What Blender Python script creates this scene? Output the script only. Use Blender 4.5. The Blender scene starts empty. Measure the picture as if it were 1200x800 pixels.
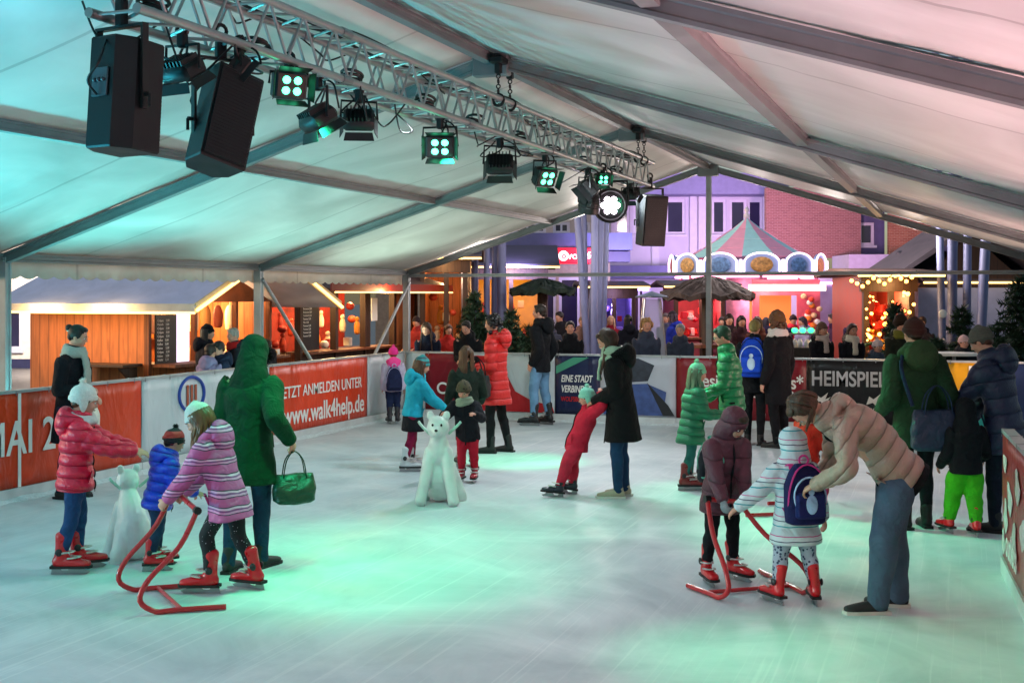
import bpy, bmesh, math, random, time
T0 = time.time()
from mathutils import Vector, Matrix, Euler
V = Vector
R = math.radians
random.seed(11)
SC = bpy.context.scene
COL = SC.collection

# ------------------------------------------------------------------ camera
CAMH, FPX, YAW = 1.97, 1450.0, R(20.1)
cd = bpy.data.cameras.new('camera'); cam = bpy.data.objects.new('camera', cd); COL.objects.link(cam)
cam.location = (0, 0, CAMH); cam.rotation_euler = (R(90), 0, YAW)
cd.sensor_width = 36; cd.lens = FPX / 1200 * 36; cd.shift_y = -55 / 1200
cd.clip_start = .05; cd.clip_end = 600
SC.camera = cam
RT = V((math.cos(YAW), math.sin(YAW), 0)); FW = V((-math.sin(YAW), math.cos(YAW), 0))

def at(px, Z, z=0.0):            # a point seen at photo column px, Z metres deep, at height z
    return RT * ((px - 600) / FPX * Z) + FW * Z + V((0, 0, z))
def hz(py, Z): return CAMH + (345 - py) / FPX * Z
def g(px, py):                   # ground point
    return at(px, CAMH * FPX / (py - 345))

# ------------------------------------------------------------------ world, sun, exposure
w = bpy.data.worlds.new('World'); SC.world = w; w.use_nodes = True
nt = w.node_tree; bg = nt.nodes['Background']
sky = nt.nodes.new('ShaderNodeTexSky'); sky.sky_type = 'NISHITA'; sky.sun_disc = False
SUN_EL, SUN_AZ = 13.0, 250.0
sky.sun_elevation = R(SUN_EL); sky.sun_rotation = R(SUN_AZ); sky.altitude = 100; sky.dust_density = 2
nt.links.new(sky.outputs[0], bg.inputs[0]); bg.inputs[1].default_value = 0.11
sl = bpy.data.lights.new('sun', 'SUN'); sl.energy = .5; sl.angle = R(14); sl.color = (1, .93, .88)
so = bpy.data.objects.new('sun', sl); COL.objects.link(so)
so.rotation_euler = V((-math.sin(R(SUN_AZ)) * math.cos(R(SUN_EL)), -math.cos(R(SUN_AZ)) * math.cos(R(SUN_EL)), -math.sin(R(SUN_EL)))).to_track_quat('-Z', 'Y').to_euler()
SC.view_settings.view_transform = 'Standard'; SC.view_settings.look = 'None'
SC.view_settings.gamma = 1; SC.view_settings.exposure = 0.5; SC.view_settings.use_curve_mapping = False
SC.render.engine = 'CYCLES'
SC.cycles.max_bounces = 7; SC.cycles.diffuse_bounces = 4; SC.cycles.glossy_bounces = 3
SC.cycles.transmission_bounces = 4; SC.cycles.transparent_max_bounces = 8
SC.cycles.use_denoising = True; SC.cycles.sample_clamp_indirect = 6
SC.cycles.caustics_reflective = False; SC.cycles.caustics_refractive = False

def lamp(kind, name, loc, target, energy, color, size=.2, cone=60, blend=.6, shape=None):
    l = bpy.data.lights.new(name, kind); l.energy = energy; l.color = color
    if kind == 'SPOT': l.spot_size = R(cone); l.spot_blend = blend; l.shadow_soft_size = size
    elif kind == 'POINT': l.shadow_soft_size = size
    elif kind == 'AREA': l.size = size
    o = bpy.data.objects.new(name, l); COL.objects.link(o); o.location = loc
    if target is not None: o.rotation_euler = (V(target) - V(loc)).to_track_quat('-Z', 'Y').to_euler()
    return o
# the wash lights hung on the truss: green ones on the ice, cyan ones up into the left of the roof, rose ones up into the right
GRN = (.02, 1, .42)
for i, (sy, tx, ty, e, c) in enumerate([(7.0, *g(400, 660)[:2], 150, 72), (9.2, *g(600, 605)[:2], 150, 60), (8, *g(380, 670)[:2], 100, 80),
        (11.9, *g(1050, 640)[:2], 420, 44), (13.4, *g(850, 580)[:2], 330, 38), (6.6, *g(1040, 785)[:2], 330, 36), (9.3, *g(300, 640)[:2], 80, 50),
        (13.6, *g(610, 540)[:2], 260, 34), (14.2, *g(820, 500)[:2], 200, 26)]):
    lamp('SPOT', 'stage_lamp_beam', (-3.9, sy, 3.1), (tx, ty, 0), e * 1.35, GRN, .1, c, 1)
# coloured uplighters standing behind the boards: cyan on the left, rose on the right
for x, y, tx, e, c in ((-9.3, 1.6, -4.6, 560, (.01, .56, .82)), (-9.3, 4.6, -4.6, 600, (.02, .62, .82)), (-9.3, 7.6, -4.6, 560, (.05, .72, .80)), (-9.3, 10.8, -4.8, 440, (.14, .80, .78)), (-9.3, 14.0, -5.0, 330, (.34, .88, .78)), (-9.3, 17.4, -5.5, 280, (.6, .9, .74)),
                       (1.2, 17.4, -2, 150, (1, .66, .52)), (1.5, 14.2, -2.4, 260, (1, .56, .5)), (1.35, 8.0, -2.4, 300, (1, .5, .5)), (1.25, 5.2, -2.2, 380, (1, .48, .5)), (1.2, 2.0, -1.8, 480, (1, .42, .48))):
    lamp('SPOT', 'uplighter_beam', (x, y, .62), (tx, y + .4, 3.9), e * 1.4, c, .25, 122, 1)
lamp('SPOT', 'stage_lamp_beam', (-4.3, 5.3, 3.25), (-9, 8.0, 3.6), 90, (.03, .7, 1), .2, 150, 1)
# white floods that light the rink
for sy, e in ((1.2, 110), (8.5, 70), (12.6, 150), (15.6, 150)):
    lamp('SPOT', 'flood_lamp_beam', (-4.0, sy, 3.25), (-4.2, sy + .4, 0), e, (.84, .95, 1), .18, 165, .4)

# ------------------------------------------------------------------ materials
MATS = {}
def newmat(name):
    m = bpy.data.materials.new(name); m.use_nodes = True
    n = m.node_tree; return m, n, n.nodes['Principled BSDF']
def N(n, t, **kw):
    x = n.nodes.new(t)
    for k, v in kw.items(): setattr(x, k, v)
    return x
def srgb(h):
    h = h.lstrip('#'); f = lambda c: c / 12.92 if c <= .04045 else ((c + .055) / 1.055) ** 2.4
    return tuple(f(int(h[i:i + 2], 16) / 255) for i in (0, 2, 4))
def mat(name, color, rough=.6, metal=0, var=.12, vs=6, bump=0, bs=30, dist=.01, emit=0, spec=.5, alpha=1, sheen=0, coat=0, stretch=None):
    if name in MATS: return MATS[name]
    if isinstance(color, str): color = srgb(color)
    m, n, b = newmat(name); L = n.links
    tc = N(n, 'ShaderNodeTexCoord'); mp = N(n, 'ShaderNodeMapping'); L.new(tc.outputs['Object'], mp.inputs[0])
    if stretch: mp.inputs['Scale'].default_value = stretch
    b.inputs['Roughness'].default_value = rough; b.inputs['Metallic'].default_value = metal
    b.inputs['Specular IOR Level'].default_value = spec
    if sheen: b.inputs['Sheen Weight'].default_value = sheen
    if coat: b.inputs['Coat Weight'].default_value = coat
    b.inputs['Base Color'].default_value = (*color, 1)
    if var:
        t = N(n, 'ShaderNodeTexNoise'); t.inputs['Scale'].default_value = vs; t.inputs['Detail'].default_value = 5; L.new(mp.outputs[0], t.inputs[0])
        r = N(n, 'ShaderNodeMapRange'); r.inputs[1].default_value = .3; r.inputs[2].default_value = .7; r.inputs[3].default_value = 1 - var; r.inputs[4].default_value = 1 + var; L.new(t.outputs[0], r.inputs[0])
        h = N(n, 'ShaderNodeHueSaturation'); h.inputs['Color'].default_value = (*color, 1); L.new(r.outputs[0], h.inputs['Value']); L.new(h.outputs[0], b.inputs['Base Color'])
        r2 = N(n, 'ShaderNodeMapRange'); r2.inputs[3].default_value = max(0, rough - .1); r2.inputs[4].default_value = min(1, rough + .1); L.new(t.outputs[0], r2.inputs[0]); L.new(r2.outputs[0], b.inputs['Roughness'])
    if bump:
        t2 = N(n, 'ShaderNodeTexNoise'); t2.inputs['Scale'].default_value = bs; t2.inputs['Detail'].default_value = 4; t2.inputs['Distortion'].default_value = .6; L.new(mp.outputs[0], t2.inputs[0])
        bp = N(n, 'ShaderNodeBump'); bp.inputs['Strength'].default_value = bump; bp.inputs['Distance'].default_value = dist; L.new(t2.outputs[0], bp.inputs['Height']); L.new(bp.outputs[0], b.inputs['Normal'])
    if emit:
        b.inputs['Emission Color'].default_value = (*color, 1); b.inputs['Emission Strength'].default_value = emit
    MATS[name] = m; return m
def cloth(hexc, rough=.85, fold=.9, glossy=False):
    nm = 'cloth_%s_%s%s' % (hexc.strip('#'), 'g' if glossy else 'm', '')
    return mat(nm, hexc, .42 if glossy else rough, var=.16, vs=9, bump=fold, bs=11, dist=.035, spec=.5 if glossy else .22)
def quilt(hexc, u, period, glossy):       # down jacket: padded rows along the garment, stitched seams between them
    nm = 'quilt_%s_%d' % (hexc.strip('#'), int(period * 1000 + u[1] * 97)); 
    if nm in MATS: return MATS[nm]
    m, n, b = newmat(nm); L = n.links; c = srgb(hexc); tc = N(n, 'ShaderNodeTexCoord')
    dt = N(n, 'ShaderNodeVectorMath', operation='DOT_PRODUCT'); L.new(tc.outputs['Object'], dt.inputs[0]); dt.inputs[1].default_value = tuple(u)
    t = N(n, 'ShaderNodeTexNoise'); t.inputs['Scale'].default_value = 7; t.inputs['Detail'].default_value = 3; L.new(tc.outputs['Object'], t.inputs[0])
    a = N(n, 'ShaderNodeMath', operation='MULTIPLY_ADD'); L.new(t.outputs[0], a.inputs[0]); a.inputs[1].default_value = .3 * period; L.new(dt.outputs['Value'], a.inputs[2])
    d = N(n, 'ShaderNodeMath', operation='MULTIPLY'); L.new(a.outputs[0], d.inputs[0]); d.inputs[1].default_value = math.pi / period
    s_ = N(n, 'ShaderNodeMath', operation='SINE'); L.new(d.outputs[0], s_.inputs[0]); ab = N(n, 'ShaderNodeMath', operation='ABSOLUTE'); L.new(s_.outputs[0], ab.inputs[0])
    pw = N(n, 'ShaderNodeMath', operation='POWER'); L.new(ab.outputs[0], pw.inputs[0]); pw.inputs[1].default_value = .45
    cr = N(n, 'ShaderNodeMapRange'); cr.inputs[1].default_value = .0; cr.inputs[2].default_value = .35; cr.inputs[3].default_value = .55; cr.inputs[4].default_value = 1; L.new(pw.outputs[0], cr.inputs[0])
    hs = N(n, 'ShaderNodeHueSaturation'); hs.inputs['Color'].default_value = (*c, 1); L.new(cr.outputs[0], hs.inputs['Value']); L.new(hs.outputs[0], b.inputs['Base Color'])
    w = N(n, 'ShaderNodeTexNoise'); w.inputs['Scale'].default_value = 26; w.inputs['Detail'].default_value = 4; w.inputs['Distortion'].default_value = 1.5; L.new(tc.outputs['Object'], w.inputs[0])
    h = N(n, 'ShaderNodeMath', operation='MULTIPLY_ADD'); L.new(w.outputs[0], h.inputs[0]); h.inputs[1].default_value = .35; L.new(pw.outputs[0], h.inputs[2])
    bp = N(n, 'ShaderNodeBump'); bp.inputs['Strength'].default_value = .9; bp.inputs['Distance'].default_value = .025; L.new(h.outputs[0], bp.inputs['Height']); L.new(bp.outputs[0], b.inputs['Normal'])
    b.inputs['Roughness'].default_value = .4 if glossy else .55; MATS[nm] = m; return m
def knit(hexc): return mat('knit_' + hexc.strip('#'), hexc, .95, var=.09, vs=90, bump=.7, bs=110, dist=.006, spec=.1, sheen=.08)
def striped(name, cols, period, axis=2, wob=.15, rough=.6, glossy=False):     # printed stripes across the garment
    if name in MATS: return MATS[name]
    m, n, b = newmat(name); L = n.links
    tc = N(n, 'ShaderNodeTexCoord'); sp = N(n, 'ShaderNodeSeparateXYZ'); L.new(tc.outputs['Object'], sp.inputs[0])
    t = N(n, 'ShaderNodeTexNoise'); t.inputs['Scale'].default_value = 5; L.new(tc.outputs['Object'], t.inputs[0])
    a = N(n, 'ShaderNodeMath', operation='MULTIPLY_ADD'); a.inputs[1].default_value = wob * period; L.new(t.outputs[0], a.inputs[0]); L.new(sp.outputs[axis], a.inputs[2])
    d = N(n, 'ShaderNodeMath', operation='DIVIDE'); d.inputs[1].default_value = period; L.new(a.outputs[0], d.inputs[0])
    f = N(n, 'ShaderNodeMath', operation='FRACT'); L.new(d.outputs[0], f.inputs[0])
    cr = N(n, 'ShaderNodeValToRGB'); cr.color_ramp.interpolation = 'CONSTANT'; L.new(f.outputs[0], cr.inputs[0])
    e = cr.color_ramp.elements; e[0].color = (*srgb(cols[0][1]), 1); e[0].position = 0; e[1].position = cols[1][0]; e[1].color = (*srgb(cols[1][1]), 1)
    for p, c in cols[2:]:
        k = e.new(p); k.color = (*srgb(c), 1)
    L.new(cr.outputs[0], b.inputs['Base Color']); b.inputs['Roughness'].default_value = rough
    t2 = N(n, 'ShaderNodeTexNoise'); t2.inputs['Scale'].default_value = 12; t2.inputs['Distortion'].default_value = .6; L.new(tc.outputs['Object'], t2.inputs[0])
    bp = N(n, 'ShaderNodeBump'); bp.inputs['Strength'].default_value = .8; bp.inputs['Distance'].default_value = .03; L.new(t2.outputs[0], bp.inputs['Height']); L.new(bp.outputs[0], b.inputs['Normal'])
    MATS[name] = m; return m
def spotted(name, base, dot, scale, thr):
    if name in MATS: return MATS[name]
    m, n, b = newmat(name); L = n.links
    tc = N(n, 'ShaderNodeTexCoord'); t = N(n, 'ShaderNodeTexVoronoi'); t.inputs['Scale'].default_value = scale; L.new(tc.outputs['Object'], t.inputs[0])
    cr = N(n, 'ShaderNodeValToRGB'); cr.color_ramp.interpolation = 'CONSTANT'; L.new(t.outputs[0], cr.inputs[0])
    e = cr.color_ramp.elements; e[0].color = (*srgb(dot), 1); e[1].position = thr; e[1].color = (*srgb(base), 1)
    L.new(cr.outputs[0], b.inputs['Base Color']); b.inputs['Roughness'].default_value = .85
    MATS[name] = m; return m
def wood(name, col, scale=1.0, plank=.14, axis='x'):
    if name in MATS: return MATS[name]
    m, n, b = newmat(name); L = n.links; c = srgb(col)
    tc = N(n, 'ShaderNodeTexCoord'); mp = N(n, 'ShaderNodeMapping'); L.new(tc.outputs['Object'], mp.inputs[0]); mp.inputs['Scale'].default_value = (9, 9, .9)
    t = N(n, 'ShaderNodeTexNoise'); t.inputs['Scale'].default_value = 2.2 * scale; t.inputs['Detail'].default_value = 8; t.inputs['Distortion'].default_value = 1; L.new(mp.outputs[0], t.inputs[0])
    cr = N(n, 'ShaderNodeValToRGB'); L.new(t.outputs[0], cr.inputs[0]); e = cr.color_ramp.elements
    e[0].position = .3; e[0].color = (c[0] * .74, c[1] * .7, c[2] * .66, 1); e[1].position = .7; e[1].color = (min(1, c[0] * 1.25), c[1] * 1.2, c[2] * 1.15, 1)
    wv = N(n, 'ShaderNodeTexWave'); wv.wave_type = 'BANDS'; wv.bands_direction = 'X'; wv.inputs['Scale'].default_value = .314 / plank; wv.inputs['Distortion'].default_value = 0
    ad = N(n, 'ShaderNodeSeparateXYZ'); L.new(tc.outputs['Object'], ad.inputs[0]); s = N(n, 'ShaderNodeMath', operation='ADD'); L.new(ad.outputs[0], s.inputs[0]); L.new(ad.outputs[1], s.inputs[1])
    cx = N(n, 'ShaderNodeCombineXYZ'); L.new(s.outputs[0], cx.inputs[0]); L.new(cx.outputs[0], wv.inputs[0])
    g2 = N(n, 'ShaderNodeMath', operation='GREATER_THAN'); g2.inputs[1].default_value = .04; L.new(wv.outputs[1], g2.inputs[0])
    mx = N(n, 'ShaderNodeMixRGB', blend_type='MULTIPLY'); mx.inputs[0].default_value = .4; L.new(cr.outputs[0], mx.inputs[1]); L.new(g2.outputs[0], mx.inputs[2]); L.new(mx.outputs[0], b.inputs['Base Color'])
    bp = N(n, 'ShaderNodeBump'); bp.inputs['Strength'].default_value = .5; bp.inputs['Distance'].default_value = .01; L.new(g2.outputs[0], bp.inputs['Height']); L.new(bp.outputs[0], b.inputs['Normal'])
    b.inputs['Roughness'].default_value = .65; MATS[name] = m; return m
def brick(name, c1, c2, mortar, sc=1.0):
    if name in MATS: return MATS[name]
    m, n, b = newmat(name); L = n.links
    tc = N(n, 'ShaderNodeTexCoord'); mp = N(n, 'ShaderNodeMapping'); mp.inputs['Rotation'].default_value = (R(90), 0, 0); L.new(tc.outputs['Object'], mp.inputs[0])
    t = N(n, 'ShaderNodeTexBrick'); L.new(mp.outputs[0], t.inputs[0]); t.inputs['Color1'].default_value = (*srgb(c1), 1); t.inputs['Color2'].default_value = (*srgb(c2), 1); t.inputs['Mortar'].default_value = (*srgb(mortar), 1)
    t.inputs['Scale'].default_value = sc; t.inputs['Brick Width'].default_value = .25; t.inputs['Row Height'].default_value = .08; t.inputs['Mortar Size'].default_value = .012
    L.new(t.outputs[0], b.inputs['Base Color']); b.inputs['Roughness'].default_value = .9
    bp = N(n, 'ShaderNodeBump'); bp.inputs['Strength'].default_value = .6; bp.inputs['Distance'].default_value = .01; bp.invert = True; L.new(t.outputs['Fac'], bp.inputs['Height']); L.new(bp.outputs[0], b.inputs['Normal'])
    MATS[name] = m; return m
def glow(name, col, s): return mat(name, col, .5, var=0, emit=s)
def glassy(name, col, alpha=.3, rough=.1):
    if name in MATS: return MATS[name]
    m, n, b = newmat(name); b.inputs['Base Color'].default_value = (*srgb(col), 1); b.inputs['Roughness'].default_value = rough
    b.inputs['Alpha'].default_value = alpha; MATS[name] = m; return m

# ------------------------------------------------------------------ mesh builder
def catmull(P, k):
    if k <= 1 or len(P) < 3: 
        if k <= 1: return P
    out = []
    n = len(P)
    for i in range(n - 1):
        a = P[max(0, i - 1)]; b = P[i]; c = P[i + 1]; d = P[min(n - 1, i + 2)]
        for j in range(k):
            t = j / k; t2 = t * t; t3 = t2 * t
            out.append(tuple(.5 * (2 * bb + (cc - aa) * t + (2 * aa - 5 * bb + 4 * cc - dd) * t2 + (3 * bb - aa - 3 * cc + dd) * t3)
                       for aa, bb, cc, dd in zip(a, b, c, d)))
    out.append(tuple(P[-1])); return out
import numpy as np
TS = bpy.data.scenes.new('bake')          # meshes with modifiers are evaluated in a scene of their own, which is deleted at the end
def evaluated(o):
    TS.collection.objects.link(o); TS.view_layers[0].update(); dg = TS.view_layers[0].depsgraph
    me = bpy.data.meshes.new_from_object(o.evaluated_get(dg)); bpy.data.objects.remove(o); return me
class G:
    def __init__(s): s.v = []; s.f = []; s.m = []; s.M = None; s.mi = 0
    def add(s, vs, fs, M=None):
        o = len(s.v)
        if M is None: M = s.M
        for p in vs: s.v.append(tuple(M @ V(p)) if M is not None else tuple(p))
        for f in fs: s.f.append(tuple(i + o for i in f)); s.m.append(s.mi)
    def box(s, x0, x1, y0, y1, z0, z1, M=None):
        v = [(x, y, z) for x in (x0, x1) for y in (y0, y1) for z in (z0, z1)]
        s.add(v, [(0, 1, 3, 2), (4, 6, 7, 5), (0, 4, 5, 1), (2, 3, 7, 6), (0, 2, 6, 4), (1, 5, 7, 3)], M)
    def cbox(s, c, d, M=None, bev=0):     # centred box with chamfered vertical and horizontal edges
        x, y, z = [a / 2 for a in d]
        if not bev: s.box(c[0] - x, c[0] + x, c[1] - y, c[1] + y, c[2] - z, c[2] + z, M); return
        b = bev; rings = []
        for (zz, k) in ((-z, b), (-z + b, 0), (z - b, 0), (z, b)):
            xx, yy = x - k, y - k
            rings.append([(c[0] + a, c[1] + e, c[2] + zz) for a, e in ((-xx + b, -yy), (xx - b, -yy), (xx, -yy + b), (xx, yy - b), (xx - b, yy), (-xx + b, yy), (-xx, yy - b), (-xx, -yy + b))])
        s.rings(rings, M)
    def rings(s, rings, M=None, cap=True):
        n = len(rings[0]); vs = [p for r in rings for p in r]; fs = []
        for i in range(len(rings) - 1):
            for j in range(n):
                k = (j + 1) % n; fs.append((i * n + j, i * n + k, (i + 1) * n + k, (i + 1) * n + j))
        if cap: fs.append(tuple(reversed(range(n)))); fs.append(tuple((len(rings) - 1) * n + j for j in range(n)))
        s.add(vs, fs, M)
    def ell(s, c, r, rot=None, n=14, m=9, M=None):
        rr = []
        Mx = Matrix.Translation(V(c)) @ ((rot.to_matrix() if isinstance(rot, Euler) else rot).to_4x4() if rot is not None else Matrix())
        if M is not None: Mx = M @ Mx
        elif s.M is not None: Mx = s.M @ Mx
        r = (r, r, r) if not hasattr(r, '__len__') else r
        vs = [(0, 0, -r[2])]; fs = []
        for i in range(1, m):
            a = math.pi * i / m - math.pi / 2
            for j in range(n):
                t = 2 * math.pi * j / n; vs.append((r[0] * math.cos(a) * math.cos(t), r[1] * math.cos(a) * math.sin(t), r[2] * math.sin(a)))
        vs.append((0, 0, r[2])); e = len(vs) - 1
        for j in range(n): fs.append((0, 1 + (j + 1) % n, 1 + j)); fs.append((e, e - n + j, e - n + (j + 1) % n))
        for i in range(m - 2):
            for j in range(n):
                k = (j + 1) % n; fs.append((1 + i * n + j, 1 + i * n + k, 1 + (i + 1) * n + k, 1 + (i + 1) * n + j))
        s.add(vs, fs, Mx)
    def loft(s, path, side=(1, 0, 0), n=16, k=4, puff=None, cap=True, M=None, fold=0, flat0=False):
        # path: (point, rx, ry); rings across the path, rx along `side`
        P = catmull([(*p, rx, ry) for p, rx, ry in path], k)
        side = V(side); rings = []; L = 0; pts = [V(q[:3]) for q in P]; ph = random.random() * 6
        fr = []
        for i, q in enumerate(P):
            t = pts[min(i + 1, len(P) - 1)] - pts[max(i - 1, 0)]
            if t.length < 1e-6: t = V((0, 0, 1))
            t.normalize()
            x = side - t * side.dot(t)
            if x.length < .15:
                x = (fr[-1][1] if fr else V((0, 1, 0))); x = x - t * x.dot(t)
            x.normalize(); y = t.cross(x); fr.append((t, x, y))
        for i, q in enumerate(P):
            if i: L += (pts[i] - pts[i - 1]).length
            rx, ry = max(q[3], .001), max(q[4], .001)
            if puff: a = puff[1] * (abs(math.sin(math.pi * L / puff[0])) ** .6 - .65); rx += a; ry += a
            t, x, y = fr[i]
            ring = []
            for j in range(n):
                an = 2 * math.pi * j / n; f = 1 + (fold * math.sin(an * 5 + ph) * (1 - i / len(P)) if fold else 0)
                ring.append(tuple(pts[i] + x * (rx * f * math.cos(an)) + y * (ry * f * math.sin(an))))
            rings.append(ring)
        if cap:
            def capr(i, sg):
                t, x, y = fr[i]; rx, ry = max(P[i][3], .001), max(P[i][4], .001); d = min(rx, ry) * .75; o = []
                for a in (.4, .8, 1.2):
                    o.append([tuple(pts[i] + t * (sg * d * math.sin(a)) + x * (rx * math.cos(a) * math.cos(2 * math.pi * j / n)) + y * (ry * math.cos(a) * math.sin(2 * math.pi * j / n))) for j in range(n)])
                return o
            rings = (list(reversed(capr(0, -1))) if not flat0 else []) + rings + capr(-1, 1)
        s.rings(rings, M)
    def tube(s, pts, r, n=8, k=1, M=None):
        s.loft([(p, r, r) for p in pts], side=(.3, .9, .25), n=n, k=k, cap=False, M=M)
    def torus(s, c, R0, r, ax=(0, 0, 1), n=20, m=8, M=None, sq=1):
        q = V(ax).to_track_quat('Z', 'Y').to_matrix(); vs = []; fs = []
        for i in range(n):
            a = 2 * math.pi * i / n
            for j in range(m):
                b = 2 * math.pi * j / m
                vs.append(tuple(V(c) + q @ V(((R0 + r * math.cos(b)) * math.cos(a), (R0 * sq + r * math.cos(b)) * math.sin(a), r * math.sin(b)))))
        for i in range(n):
            for j in range(m): fs.append((i * m + j, ((i + 1) % n) * m + j, ((i + 1) % n) * m + (j + 1) % m, i * m + (j + 1) % m))
        s.add(vs, fs, M)
    def lathe(s, prof, c=(0, 0, 0), n=24, M=None):
        s.rings([[(c[0] + r * math.cos(2 * math.pi * j / n), c[1] + r * math.sin(2 * math.pi * j / n), c[2] + z) for j in range(n)] for r, z in prof], M)
    def build(s, name, m, parent=None, voxel=None, smooth=3, shade=True, noise=None, bevel=0):
        me = bpy.data.meshes.new(name); me.from_pydata(s.v, [], s.f)
        ms = m if isinstance(m, (list, tuple)) else [m]
        if voxel:
            bm = bmesh.new(); bm.from_mesh(me); bmesh.ops.recalc_face_normals(bm, faces=bm.faces); bm.to_mesh(me); bm.free()
            t = bpy.data.objects.new('tmp', me)
            md = t.modifiers.new('r', 'REMESH'); md.mode = 'VOXEL'; md.voxel_size = voxel
            if smooth: sm = t.modifiers.new('s', 'SMOOTH'); sm.factor = .5; sm.iterations = smooth
            me2 = evaluated(t); bpy.data.meshes.remove(me); me = me2; me.name = name
            me.materials.clear()
            if noise:
                amp, fr = noise; nv = len(me.vertices); co = np.empty(nv * 3, 'f'); no = np.empty(nv * 3, 'f')
                me.vertices.foreach_get('co', co); me.vertex_normals.foreach_get('vector', no); co = co.reshape(-1, 3); no = no.reshape(-1, 3)
                p = co * fr; x, y, z = p[:, 0], p[:, 1], p[:, 2]; sn = np.sin
                d = sn(x + 2 * sn(z * .7 + y)) + sn(y * 1.3 + z * 1.9 + 1.5 * sn(x * 1.1)) + .6 * sn(z * 2.7 - x * 2 + 2)
                co = co + no * (amp * .4 * d)[:, None]; me.vertices.foreach_set('co', co.ravel()); me.update()
        else:
            bm = bmesh.new(); bm.from_mesh(me)
            for f, i in zip(bm.faces, s.m): f.material_index = i
            bmesh.ops.recalc_face_normals(bm, faces=bm.faces)
            bm.to_mesh(me); bm.free()
        for x in ms: me.materials.append(x)
        if shade:
            me.shade_smooth()
            if not voxel:
                try: me.set_sharp_from_angle(angle=R(40))
                except Exception: pass
        o = bpy.data.objects.new(name, me); COL.objects.link(o)
        if parent is not None: o.parent = parent
        return o
def thing(name, label, cat, loc=(0, 0, 0), rz=0, group=None, kind=None):
    o = bpy.data.objects.new(name, None); COL.objects.link(o); o.location = loc; o.rotation_euler = (0, 0, rz); o.empty_display_size = .1
    tag(o, label, cat, group, kind); return o
def tag(o, label=None, cat=None, group=None, kind=None):
    if label: o['label'] = label
    if cat: o['category'] = cat
    if group: o['group'] = group
    if kind: o['kind'] = kind
    return o
def text(name, body, size, m, parent, loc, rot=(R(90), 0, 0), align='LEFT', bold=0, sx=1, ext=.002, spacing=1.0, shear=0):
    c = bpy.data.curves.new(name, 'FONT'); c.body = body; c.size = size; c.align_x = align; c.extrude = ext; c.offset = bold; c.space_character = spacing; c.shear = shear
    me = evaluated(bpy.data.objects.new('t', c))
    me.materials.clear(); me.materials.append(m); o = bpy.data.objects.new(name, me); COL.objects.link(o); o.parent = parent
    o.location = loc; o.rotation_euler = rot; o.scale = (sx, 1, 1); return o
# ================================================================== SETTING
alu = mat('aluminium', '#a9adad', .38, .75, var=.1, vs=3, bump=.2, bs=60, dist=.002)
tent_alu = mat('tent_aluminium', '#74787a', .5, .2, var=.15, vs=4)
post_alu = mat('post_aluminium', '#9ca0a3', .45, .2, var=.12, vs=5)
black = mat('black_paint', '#0b0c0e', .45, var=.2, vs=8)
steel = mat('steel', '#9a9c9f', .3, .9, var=.1)
white_pl = mat('white_plastic', '#dfe3e2', .4, var=.06, vs=3)
gold_led = glow('warm_led_strip', '#ffcf7a', 2.6)
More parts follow.
